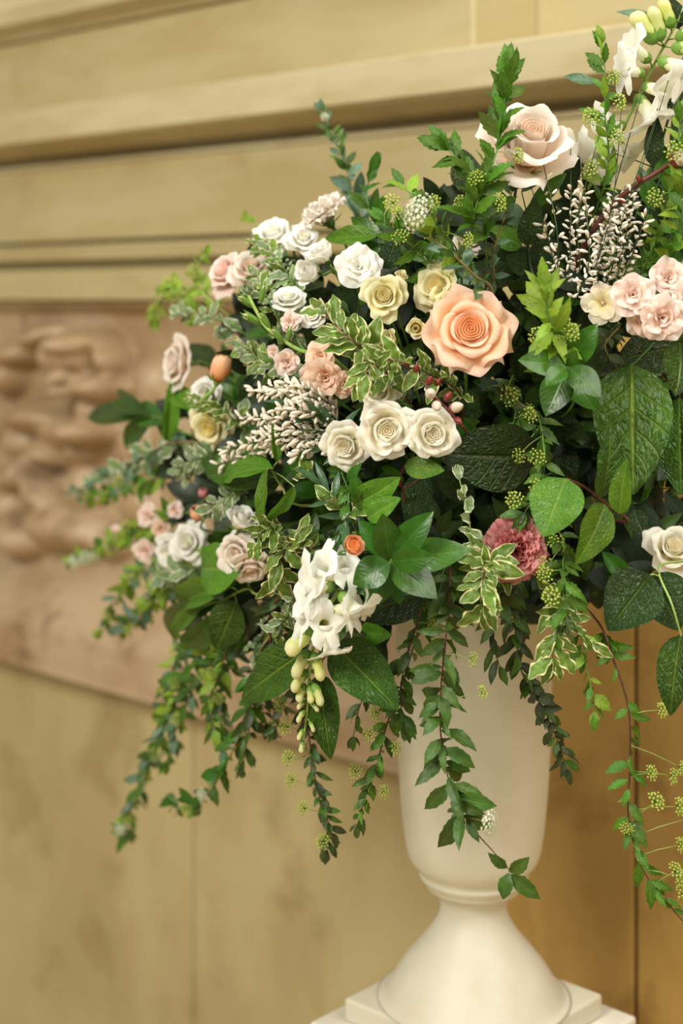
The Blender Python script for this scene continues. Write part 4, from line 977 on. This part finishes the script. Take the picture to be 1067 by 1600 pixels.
B('ruscus_sprig', 'bright leaves under the cream spray roses, on a thin red stalk', 'leafy branch', [(640, 800, .04), (630, 770, .0), (625, 745, -.03)],
  [(553, 790, 622, 750, 48, -.04, -.06, 10, 'salal_bright'), (574, 810, 625, 778, 36, -.05, -.06, -20, 'salal_bright'), (632, 728, 694, 735, 34, -.04, -.05, 0, 'salal_bright'), (560, 780, 552, 740, 24, -.05, -.06, 0, 'ruscus'), (690, 730, 740, 790, 50, .0, .0, 0, 'salal_dark'), (660, 740, 640, 830, 50, .02, .0, 10, 'salal_dark')], 'ruscus', 'budred')
B('ruscus_sprig', 'dark upright leaves standing along the bare rose stem', 'leafy branch', [(830, 470, .05), (826, 400, .04), (822, 330, .04)],
  [(822, 384, 838, 308, 42, .02, .01, 10, 'salal_dark'), (826, 330, 885, 268, 26, .03, .03, -10, 'ruscus'), (822, 340, 776, 330, 40, .05, .05, 10, 'blue'), (815, 300, 850, 260, 22, .03, .03, 0, 'blue'), (815, 385, 762, 355, 40, .05, .05, 0, 'salal_bright'), (830, 420, 790, 400, 40, .04, .04, 0, 'salal_dark'), (828, 400, 880, 380, 40, .05, .05, 0, 'salal_dark'), (800, 440, 740, 410, 44, .05, .05, 0, 'salal_dark'), (880, 310, 905, 240, 30, .05, .05, 0, 'salal_dark')], 'salal_dark', 'stem_dark', 3.0)
B('ruscus_sprig', 'dark leaves along a dark stem under the topmost snapdragon', 'leafy branch', [(960, 420, .06), (1000, 320, .05), (1040, 200, .05), (1070, 80, .05), (1080, 0, .05)],
  [(1018, 258, 1025, 178, 32, .03, .03, 0), (1046, 300, 1030, 215, 36, .04, .03, 10, 'ruscus'), (1060, 250, 1058, 160, 34, .03, .03, 10), (1022, 330, 1000, 258, 30, .04, .04, 0, 'ruscus'), (1030, 30, 962, 17, 20, .04, .03, 20, 'blue'), (1060, 45, 1048, -5, 34, .05, .05, 0), (1062, 200, 1070, 120, 30, .05, .05, 0), (932, 130, 882, 118, 20, .05, .05, 20, 'blue'), (1055, 150, 1000, 180, 26, .06, .06, 0), (1070, 330, 1045, 390, 40, .05, .05, 0), (960, 240, 915, 255, 30, .06, .06, 0), (930, 330, 912, 240, 30, .07, .06, 0)], 'salal_dark', 'stem_dark', 2.4)
B('ruscus_sprig', 'broad bright green leaves behind the pale carnation and the white blooms', 'leafy branch', [(600, 400, .1), (580, 370, .1), (555, 360, .1)],
  [(590, 368, 505, 372, 34, .08, .08, 10, 'salal_bright'), (600, 380, 545, 335, 30, .09, .09, 0, 'ruscus'), (610, 400, 560, 372, 36, .09, .09, 0, 'ruscus'), (600, 420, 620, 370, 36, .06, .06, 0, 'salal_dark')], 'ruscus')

# ------------------------------------------------------------------ leafy trailing and standing stems
T = trail
T('spirea_branch', 'tallest fresh green spirea branch standing in front of the blush rose', 'spirea', [(735, 420, .02), (742, 330, -.04), (775, 240, -.05), (790, 170, -.05), (793, 118, -.05)], 'spirea', 10, (62, 52), start=.28, spread=62, whorl=2, face=.6, clusters=[(.42, 'green', (30, 0, 15)), (.5, 'green', (-10, -10, 14)), (.66, 'green', (28, 6, 14))])
T('spirea_branch', 'spirea branch arching out with toothed leaves and green buds, beside the tallest one', 'spirea', [(760, 430, .03), (752, 330, -.02), (735, 270, -.04), (700, 235, -.04)], ['spirea'], 14, (58, 52), start=.3, spread=60, whorl=2, face=.5, clusters=[(.5, 'green', (-30, -16, 14)), (.65, 'green', (30, -20, 13))])
T('spirea_branch', 'spirea branch ending in a flat white flower head over the yellow spray roses', 'spirea', [(720, 420, .02), (690, 360, -.05), (655, 320, -.07), (630, 290, -.06)], ['spirea', 'spirea_light'], 12, (50, 36), start=.05, spread=66, whorl=2, face=.6,
  clusters=[(.72, 'white', (-22, 0, 24)), (.85, 'white', (6, 8, 20)), (.6, 'green', (-36, -14, 15)), (.5, 'green', (-40, -50, 14)), (.9, 'green', (-26, 10, 16)), (.55, 'green', (34, 14, 14)), (.95, 'green', (34, 18, 15)), (.35, 'green', (-30, -20, 14))])
T('spirea_branch', 'low spirea tuft under the flat white flower head', 'spirea', [(680, 430, .04), (650, 390, -.01), (615, 360, -.02), (600, 345, -.02)], 'spirea', 11, (46, 34), spread=70, whorl=2, clusters=[(.7, 'green', (-10, -6, 15)), (.9, 'green', (10, -20, 14))])
T('spirea_branch', 'bright lime green spirea sprig with toothed leaves right of the peach rose', 'spirea', [(880, 560, .02), (862, 510, -.06), (852, 470, -.07), (850, 450, -.07)], ['spirea_light'], 10, (62, 48), spread=70, whorl=2, face=.9, clusters=[(.35, 'green', (-28, -10, 18)), (.3, 'green', (4, -28, 18)), (.6, 'green', (24, 0, 16)), (.55, 'green', (6, 10, 12))])
T('spirea_branch', 'spirea climbing through the topmost snapdragon with yellow green buds', 'spirea', [(930, 330, .05), (950, 250, .01), (945, 180, .0), (945, 110, .0), (940, 70, .0)], ['spirea', 'spirea_light'], 17, (46, 34), start=.1, spread=64, whorl=2, clusters=[(.3, 'green', (-24, 0, 16)), (.62, 'green', (-20, 6, 16)), (.7, 'green', (18, 6, 16)), (.5, 'green', (10, 4, 15)), (.85, 'green', (10, 8, 14))])
T('spirea_branch', 'leafy spirea stem tangled behind the genista and the blush stock', 'spirea', [(1000, 430, .05), (1030, 360, .01), (1055, 300, .0), (1075, 230, .0)], ['spirea', 'spirea_light'], 13, (52, 40), spread=68, whorl=2, clusters=[(.1, 'green', (-30, 10, 15)), (.7, 'green', (-30, 10, 16))])
T('spirea_branch', 'spirea stem over the frame edge beside the willow catkin', 'spirea', [(1040, 420, .04), (1062, 350, -.01), (1068, 300, -.02), (1060, 190, -.02)], ['spirea', 'spirea_light'], 16, (52, 36), spread=64, whorl=2, clusters=[(.85, 'green', (-8, 6, 18))])
T('spirea_branch', 'fine spirea sprig hanging behind the twig with two bright leaves', 'spirea', [(830, 640, .03), (850, 700, -.02), (845, 760, -.03), (820, 800, -.03)], ['vine', 'spirea'], 13, (44, 34), spread=66, whorl=2, clusters=[(.35, 'green', (-34, 26, 15)), (.5, 'green', (-10, 8, 16)), (.75, 'green', (-4, 4, 16)), (.95, 'green', (-20, -10, 16)), (.25, 'green', (-44, 56, 16))])
T('spirea_branch', 'spirea sprig falling from the carnation over the urn with pale buds', 'spirea', [(872, 830, .0), (880, 890, -.05), (886, 940, -.06), (876, 985, -.06)], ['spirea', 'vine'], 14, (46, 36), spread=64, whorl=2, clusters=[(.25, 'green', (-18, 20, 17)), (.5, 'green', (-26, 4, 15)), (.75, 'green', (-22, -6, 17)), (.1, 'green', (-4, 4, 15))])
vt = T('trailing_vine', 'long leafy trail hanging furthest down the front of the white urn', 'vine', [(705, 880, .0), (700, 960, -.04), (690, 1060, -.05), (688, 1140, -.05), (700, 1215, -.05), (728, 1280, -.05), (770, 1330, -.05), (795, 1358, -.05)], 'vine', 11, (46, 60), stem='stem_brown', start=.05, stop=.82, tip=False, spread=68, whorl=2, face=.9, sr=1.5, clusters=[(.3, 'green', (40, 6, 12)), (.45, 'green', (60, -20, 12)), (.80, 'white', (34, 6, 19))])
for q in ((795, 1362, 829, 1342, 24), (796, 1364, 783, 1409, 25), (798, 1366, 845, 1407, 26), (792, 1356, 762, 1334, 18), (724, 1270, 682, 1332, 30), (712, 1245, 780, 1262, 28)): placed(vt, 'vine', *q, -.05, -.055, R.uniform(-25, 25))
T('trailing_vine', 'dull folded leafy trail slanting across the urn toward the wall', 'vine', [(790, 900, .08), (805, 980, .06), (815, 1050, .05), (850, 1110, .05), (872, 1160, .05), (884, 1200, .05)], ['oldvine', 'oldvine', 'vine'], 8, (44, 30), stem='stem_dark', spread=62, whorl=2, sr=1.6)
T('trailing_vine', 'short dark trail of leaves just inside the urn lip', 'vine', [(790, 880, .04), (780, 940, .0), (770, 1000, .0), (780, 1040, .0)], ['vine', 'oldvine'], 15, (46, 36), stem='stem_dark', spread=66, whorl=2)
T('spirea_branch', 'long brown spirea stem hanging beside the urn with many yellow flower heads', 'spirea', [(925, 960, .0), (958, 1030, -.03), (982, 1110, -.04), (984, 1200, -.04), (982, 1280, -.04), (1005, 1360, -.04), (1050, 1420, -.04), (1068, 1440, -.04)], 'spirea', 19, (44, 38), stem='stem_brown', start=.06, spread=60, whorl=2, sr=1.7, face=.9,
  clusters=[(.33, 'green', (44, -10, 13)), (.42, 'green', (72, 30, 13)), (.5, 'green', (60, 4, 13)), (.52, 'green', (28, -10, 13)), (.62, 'green', (72, -10, 15)), (.66, 'green', (36, -36, 16)), (.7, 'green', (78, -30, 15)), (.8, 'green', (50, 10, 14)), (.86, 'green', (30, -24, 15)), (.95, 'green', (14, -26, 14)), (.64, 'green', (-4, 10, 12)), (.76, 'green', (60, -20, 13))])
T('spirea_branch', 'small loose spirea sprig floating against the wall above the hanging brown stem', 'spirea', [(905, 990, -.03), (915, 1040, -.04), (925, 1080, -.04), (930, 1110, -.04)], ['spirea_light', 'spirea'], 13, (38, 34), spread=64, whorl=2)
T('trailing_vine', 'leafy trail hanging along the urn edge under the dark lip leaf', 'vine', [(665, 930, .04), (650, 980, .0), (632, 1040, .0), (625, 1090, .0), (632, 1130, .0)], 'vine', 10, (44, 36), spread=66, whorl=2, stem='stem_brown', clusters=[(.3, 'green', (20, 0, 11))])
T('spirea_branch', 'hanging spirea trail with yellow green flower heads, next to the urn edge', 'spirea', [(625, 1080, .03), (605, 1130, .03), (590, 1190, .03), (572, 1240, .03), (558, 1290, .03)], ['vine', 'spirea'], 8, (36, 28), spread=62, whorl=2, stem='stem_brown', clusters=[(.1, 'green', (-26, 10, 14)), (.3, 'green', (-22, 0, 14)), (.4, 'green', (20, 0, 12)), (.6, 'green', (-26, -6, 14)), (.75, 'green', (24, -4, 12))])
T('spirea_branch', 'hanging spirea trail beneath the snapdragon tip with ochre flower heads', 'spirea', [(478, 1050, .08), (480, 1120, .08), (488, 1190, .08), (500, 1250, .08), (515, 1290, .08), (512, 1330, .08)], ['vine', 'oldvine'], 8, (36, 26), spread=60, whorl=2, stem='stem_brown', clusters=[(.2, 'green', (-40, -10, 16)), (.35, 'green', (-34, -16, 16)), (.5, 'green', (-36, -10, 15)), (.65, 'green', (-40, -20, 14)), (.8, 'green', (-34, -16, 14)), (.97, 'green', (-8, -10, 13))])
T('trailing_vine', 'thin vine hanging behind the snapdragon leaves', 'vine', [(450, 1000, .1), (455, 1070, .1), (440, 1110, .1), (430, 1140, .1)], ['oldvine', 'vine'], 9, (36, 28), spread=62, whorl=2, stem='stem_brown')
T('trailing_vine', 'side trail of the leafy curtain between the salal leaves and the hanging flowers', 'vine', [(555, 1020, .06), (575, 1060, .06), (560, 1110, .06), (552, 1150, .06)], ['vine', 'oldvine'], 15, (36, 28), spread=62, whorl=2, stem='stem_brown')
# hanging curtain on the left
T('hanging_spray', 'longest hanging spray, blue green and lime leaves, reaching lowest beside the relief', 'leafy branch', [(350, 980, .06), (300, 1040, .05), (268, 1110, .04), (245, 1170, .03), (215, 1240, .02), (192, 1305, .02)], ['blue', 'spirea', 'spirea_light', 'vine'], 9, (40, 32), spread=56, whorl=2, stem='twig', clusters=[(.3, 'green'), (.6, 'green'), (.97, 'white', (-6, -4, 12)), (.9, 'green')])
T('hanging_spray', 'full hanging spray of mixed green leaves right behind the longest one', 'leafy branch', [(380, 990, .07), (330, 1040, .06), (295, 1090, .05), (275, 1140, .05), (262, 1190, .05)], ['blue', 'spirea', 'vine', 'spirea_light'], 9, (38, 30), spread=58, whorl=2, stem='twig', clusters=[(.4, 'green'), (.7, 'green')])
T('hanging_spray', 'hanging spray that bends to a loose tip with small white flowers', 'leafy branch', [(425, 990, .06), (400, 1060, .05), (382, 1130, .04), (355, 1190, .03), (325, 1240, .03), (285, 1262, .03), (265, 1258, .03)], ['vine', 'ruscus'], 16, (36, 32), spread=58, whorl=2, stem='twig', clusters=[(.62, 'white', (-12, 4, 10)), (.8, 'white', (12, -4, 10)), (.76, 'green', (-10, 6, 11))])
T('hanging_spray', 'short hanging spray with dark leaf tips under the round leaf', 'leafy branch', [(370, 960, .05), (350, 1030, .04), (330, 1090, .03), (335, 1140, .03)], ['vine', 'spirea', 'spirea_light'], 11, (38, 30), spread=60, whorl=2, stem='twig', clusters=[(.5, 'green'), (.8, 'green')])
T('hanging_spray', 'hanging spray with narrow dark leaves closest to the snapdragon', 'leafy branch', [(440, 960, .07), (420, 1020, .06), (395, 1090, .05), (388, 1150, .05), (378, 1200, .05)], ['vine', 'oldvine'], 12, (36, 30), spread=56, whorl=2, stem='stem_brown')
T('hanging_spray', 'dense leafy spray filling the gap below the pale hanging petals', 'leafy branch', [(450, 920, .07), (420, 970, .05), (400, 1020, .05), (390, 1060, .05)], ['oldvine', 'vine', 'varieg_pale'], 9, (36, 30), spread=66, whorl=2, stem='stem_brown')
T('hanging_spray', 'hanging spray of pale blue green leaves between the lime sprays and the curtain', 'leafy branch', [(330, 960, .07), (290, 1010, .06), (262, 1060, .05), (250, 1110, .05)], ['blue', 'spirea_light', 'vine'], 9, (38, 30), spread=60, whorl=2, stem='twig', clusters=[(.5, 'green'), (.8, 'green')])
T('hanging_spray', 'hanging spray of small green leaves in the middle of the curtain, ending short', 'leafy branch', [(400, 980, .08), (360, 1040, .07), (345, 1100, .06), (348, 1170, .06)], ['vine', 'spirea', 'blue'], 10, (36, 30), spread=60, whorl=2, stem='twig', clusters=[(.6, 'green')])
T('hanging_spray', 'hanging spray in shade behind the pointed salal leaf', 'leafy branch', [(460, 980, .1), (430, 1030, .1), (410, 1090, .1), (415, 1130, .1)], ['oldvine', 'vine'], 10, (36, 30), spread=60, whorl=2, stem='twig')
# sprays pointing out at the left
T('leafy_spray', 'grey green spray pointing straight out over the carved relief', 'leafy branch', [(290, 690, .02), (230, 715, .0), (170, 745, .0), (112, 768, .0)], ['blue', 'varieg_pale'], 11, (40, 24), spread=50, whorl=2, stem='twig', clusters=[(.85, 'white', (0, 2, 10))])
T('leafy_spray', 'yellow green spray just below the grey green spray', 'leafy branch', [(270, 740, .03), (220, 755, .01), (170, 770, .01), (130, 778, .01)], ['spirea_light', 'spirea', 'blue'], 11, (34, 24), spread=58, whorl=2, stem='stem_light', clusters=[(.5, 'green'), (.8, 'green')])
T('leafy_spray', 'frothy lime spray with a white tip reaching out over the relief foot', 'leafy branch', [(280, 800, .03), (220, 830, .01), (160, 855, .0), (110, 880, .0)], ['spirea_light', 'spirea'], 9, (32, 22), spread=60, whorl=2, stem='stem_light', clusters=[(.4, 'green'), (.55, 'green'), (.7, 'green'), (.85, 'white', (0, 4, 12)), (.95, 'white', (0, 0, 11)), (.78, 'white', (0, 8, 10))])
T('leafy_spray', 'drooping lime spray with blue green leaves at its end', 'leafy branch', [(280, 860, .04), (220, 890, .02), (185, 930, .01), (160, 985, .01)], ['spirea_light', 'spirea', 'blue'], 9, (34, 28), spread=62, whorl=2, stem='stem_light', clusters=[(.3, 'green'), (.5, 'green'), (.7, 'green'), (.9, 'green')])
T('leafy_spray', 'blue green spray hanging beside the drooping lime spray', 'leafy branch', [(300, 900, .05), (250, 930, .03), (220, 960, .03), (195, 985, .03)], ['blue', 'vine', 'spirea_light'], 10, (36, 30), spread=62, whorl=2, stem='stem_light')
T('leafy_spray', 'blurred lime sprig standing against the wall molding beside the pink rose', 'leafy branch', [(320, 500, .08), (290, 470, .06), (265, 445, .06), (240, 500, .06)], ['spirea_light'], 9, (30, 24), spread=66, whorl=2, stem='stem_light', clusters=[(.3, 'green'), (.6, 'green', (0, 0, 14)), (.9, 'green', (0, 0, 14)), (.5, 'green', (0, 14, 13))])
T('leafy_spray', 'second blurred lime sprig, rising toward the wall above the pink rose', 'leafy branch', [(340, 480, .1), (310, 440, .08), (312, 410, .08), (322, 398, .08)], ['spirea_light'], 9, (28, 22), spread=66, whorl=2, stem='stem_light', clusters=[(.7, 'green', (-4, 4, 13))])
T('leafy_spray', 'faint lime sprig rising over the white rose at the upper edge', 'leafy branch', [(430, 400, .2), (410, 360, .2), (395, 345, .2), (385, 338, .2)], ['spirea_light'], 10, (26, 20), spread=66, whorl=2, stem='stem_light')
T('leafy_spray', 'slender upright spike of dark leaves left of the spirea, against the ledge', 'leafy branch', [(585, 400, .22), (560, 320, .22), (535, 250, .22), (512, 190, .22), (503, 172, .22)], ['vine', 'blue'], 11, (56, 26), spread=54, whorl=2, stem='twig', start=.1, clusters=[(.95, 'white', (0, 4, 8))])
T('leafy_spray', 'dark leafy tuft at the foot of the upright spike', 'leafy branch', [(600, 400, .15), (580, 340, .14), (572, 300, .14), (580, 270, .14)], ['ruscus', 'vine'], 14, (50, 40), spread=64, whorl=2, start=.25)
# variegated pittosporum
V_ = 'variegated sprig'
T('pittosporum_sprig', 'variegated sprig with wavy cream edges on a dark red stem, over the pink florets', V_, [(590, 570, .0), (560, 540, -.07), (530, 515, -.08), (508, 490, -.08)], 'varieg', 13, (58, 44), spread=66, whorl=2, stem='stem_brown', face=1.0, sr=2.4)
T('pittosporum_sprig', 'variegated sprig between the peach rose and the white spray roses', V_, [(720, 620, .0), (680, 590, -.03), (640, 570, -.05), (600, 560, -.06)], 'varieg', 15, (46, 42), spread=72, whorl=2, stem='stem_brown', face=1.0)
T('pittosporum_sprig', 'variegated sprig over the white bloom above the cream spray roses', V_, [(620, 600, .0), (595, 580, -.06), (580, 565, -.07), (572, 585, -.08)], 'varieg', 16, (46, 46), spread=70, whorl=2, stem='stem_brown', face=1.0)
T('pittosporum_sprig', 'variegated sprig beside the blush rose and left of the hanging snapdragon', V_, [(480, 860, .02), (455, 850, -.04), (440, 870, -.05), (430, 905, -.05)], 'varieg', 11, (46, 40), spread=74, whorl=2, stem='stem_brown', face=1.0)
T('pittosporum_sprig', 'small variegated sprig lying over the blush rose with the spiral heart', V_, [(440, 840, .0), (425, 825, -.07), (410, 830, -.09), (402, 850, -.09)], 'varieg', 14, (42, 36), spread=72, whorl=2, stem='stem', face=1.0)
T('pittosporum_sprig', 'variegated sprig with curly cream edges under the deep pink carnation', V_, [(770, 870, .0), (758, 890, -.06), (752, 920, -.07), (756, 945, -.07)], 'varieg', 10, (58, 48), spread=74, whorl=2, stem='stem_brown', face=1.0)
T('pittosporum_sprig', 'variegated leaves trailing over the urn lip beside the falling spirea', V_, [(880, 930, .0), (870, 970, -.05), (868, 1000, -.06), (862, 1030, -.06)], 'varieg', 16, (54, 44), spread=60, whorl=2, stem='stem', face=1.0)
T('pittosporum_sprig', 'variegated leaf pair hanging out toward the long brown stem', V_, [(870, 960, .0), (890, 970, -.04), (905, 985, -.05), (925, 1005, -.05)], 'varieg', 20, (46, 40), spread=60, whorl=2, stem='stem', face=1.0)
T('pittosporum_sprig', 'mass of small variegated leaves below the pink rose in profile', V_, [(470, 560, .06), (440, 510, .0), (415, 460, -.01), (400, 430, .0)], ['varieg', 'varieg_pale'], 9, (32, 28), spread=76, whorl=3, face=.8)
T('pittosporum_sprig', 'mass of small variegated leaves between the orange bud and the pink stock', V_, [(480, 600, .05), (440, 580, .0), (405, 560, .0), (375, 540, .0)], ['varieg', 'varieg_pale'], 9, (32, 28), spread=76, whorl=3, face=.8)
T('pittosporum_sprig', 'variegated sprig among the white roses of the upper edge', V_, [(480, 480, .06), (450, 430, .04), (425, 395, .04), (400, 380, .05)], ['varieg', 'varieg_pale'], 10, (34, 28), spread=72, whorl=3, face=.8)
T('pittosporum_sprig', 'pale variegated sprig standing out against the wall beside the lisianthus', V_, [(380, 520, .06), (340, 500, .03), (305, 490, .02), (280, 492, .02)], 'varieg_pale', 15, (34, 28), spread=66, whorl=2, face=.8)
T('pittosporum_sprig', 'pale variegated sprig over the creamy yellow bloom', V_, [(390, 670, .03), (350, 640, -.05), (320, 625, -.07), (300, 620, -.07)], ['varieg', 'varieg_pale'], 15, (34, 26), spread=70, whorl=2, face=.9)
T('pittosporum_sprig', 'pale variegated sprig under the creamy yellow bloom, at the outer edge', V_, [(380, 720, .03), (335, 715, -.02), (300, 720, -.03), (280, 740, -.03)], 'varieg_pale', 11, (34, 28), spread=72, whorl=2, face=.9)
T('pittosporum_sprig', 'pale variegated sprig beside the dusty red bud', V_, [(400, 770, .03), (360, 775, -.03), (340, 785, -.04), (330, 800, -.04)], 'varieg_pale', 12, (34, 28), spread=72, whorl=2, face=.9)
T('pittosporum_sprig', 'pale variegated sprig hanging below the loose white blooms', V_, [(330, 880, .03), (290, 895, .0), (255, 905, -.01), (230, 925, -.01)], ['varieg_pale', 'spirea_light'], 10, (34, 28), spread=70, whorl=2, face=.9)
T('pittosporum_sprig', 'fine variegated sprig hanging left of the snapdragon above the pointed leaf', V_, [(470, 930, .05), (450, 960, .0), (430, 990, .0), (425, 1020, .0)], ['varieg_pale', 'varieg'], 10, (30, 26), spread=74, whorl=2, face=.9)
T('pittosporum_sprig', 'pale buds and leaves of a variegated shoot below the big dark leaf', V_, [(740, 880, .03), (735, 830, -.03), (728, 790, -.04), (718, 750, -.04)], ['varieg_pale'], 26, (40, 30), spread=60, whorl=2, stem='stem_light', face=.9)
# narrow leaves
T('willow_leaf_sprig', 'sprig of narrow blue green leaves left of the lowest cream spray rose', 'leafy branch', [(560, 720, .03), (530, 680, -.02), (490, 650, -.05), (455, 630, -.06)], ['narrow'], 18, (54, 48), spread=56, whorl=2, face=.8)
T('willow_leaf_sprig', 'fan of narrow leaves under the lowest cream spray rose', 'leafy branch', [(580, 850, .03), (540, 800, -.04), (515, 770, -.06), (480, 745, -.06)], ['narrow', 'varieg'], 13, (54, 46), spread=64, whorl=2, face=.8)
T('willow_leaf_sprig', 'narrow dark leaves hanging above the small open orange bloom', 'leafy branch', [(540, 730, .0), (545, 770, -.06), (540, 810, -.07), (530, 835, -.07)], ['narrow', 'ruscus'], 16, (46, 38), spread=62, whorl=2, face=.8)
T('wild_fern_sprig', 'grey green twig of small round leaves between the blush rose and the peach rose', 'leafy branch', [(770, 470, .0), (740, 430, -.05), (705, 395, -.06), (670, 370, -.05)], ['oldvine', 'blue', 'vine'], 13, (40, 28), spread=64, whorl=2, stem='twig', sr=2.6)
T('wild_fern_sprig', 'curved bare twig with small dull leaves behind the peach rose', 'leafy branch', [(770, 450, .03), (770, 400, .0), (785, 350, -.01), (800, 300, -.01)], ['oldvine', 'blue'], 18, (36, 26), spread=60, whorl=2, stem='twig', sr=2.0)
T('wild_fern_sprig', 'dark buds and leaves hanging in shade under the blush stock', 'leafy branch', [(960, 520, .05), (945, 540, .02), (955, 570, .02), (950, 600, .02)], ['oldvine'], 13, (32, 26), spread=66, whorl=2, stem='twig')
T('spirea_branch', 'shaded spirea twig with green buds below the large peach rose', 'spirea', [(800, 590, .06), (790, 620, .0), (805, 640, -.01), (800, 670, -.01)], ['oldvine', 'vine'], 14, (36, 28), spread=66, whorl=2, clusters=[(.2, 'green', (-10, 10, 14)), (.6, 'green', (4, 0, 18)), (.9, 'green', (20, -6, 15)), (.4, 'green', (26, 30, 14))])

# ------------------------------------------------------------------ dark branches deep inside, closing the gaps
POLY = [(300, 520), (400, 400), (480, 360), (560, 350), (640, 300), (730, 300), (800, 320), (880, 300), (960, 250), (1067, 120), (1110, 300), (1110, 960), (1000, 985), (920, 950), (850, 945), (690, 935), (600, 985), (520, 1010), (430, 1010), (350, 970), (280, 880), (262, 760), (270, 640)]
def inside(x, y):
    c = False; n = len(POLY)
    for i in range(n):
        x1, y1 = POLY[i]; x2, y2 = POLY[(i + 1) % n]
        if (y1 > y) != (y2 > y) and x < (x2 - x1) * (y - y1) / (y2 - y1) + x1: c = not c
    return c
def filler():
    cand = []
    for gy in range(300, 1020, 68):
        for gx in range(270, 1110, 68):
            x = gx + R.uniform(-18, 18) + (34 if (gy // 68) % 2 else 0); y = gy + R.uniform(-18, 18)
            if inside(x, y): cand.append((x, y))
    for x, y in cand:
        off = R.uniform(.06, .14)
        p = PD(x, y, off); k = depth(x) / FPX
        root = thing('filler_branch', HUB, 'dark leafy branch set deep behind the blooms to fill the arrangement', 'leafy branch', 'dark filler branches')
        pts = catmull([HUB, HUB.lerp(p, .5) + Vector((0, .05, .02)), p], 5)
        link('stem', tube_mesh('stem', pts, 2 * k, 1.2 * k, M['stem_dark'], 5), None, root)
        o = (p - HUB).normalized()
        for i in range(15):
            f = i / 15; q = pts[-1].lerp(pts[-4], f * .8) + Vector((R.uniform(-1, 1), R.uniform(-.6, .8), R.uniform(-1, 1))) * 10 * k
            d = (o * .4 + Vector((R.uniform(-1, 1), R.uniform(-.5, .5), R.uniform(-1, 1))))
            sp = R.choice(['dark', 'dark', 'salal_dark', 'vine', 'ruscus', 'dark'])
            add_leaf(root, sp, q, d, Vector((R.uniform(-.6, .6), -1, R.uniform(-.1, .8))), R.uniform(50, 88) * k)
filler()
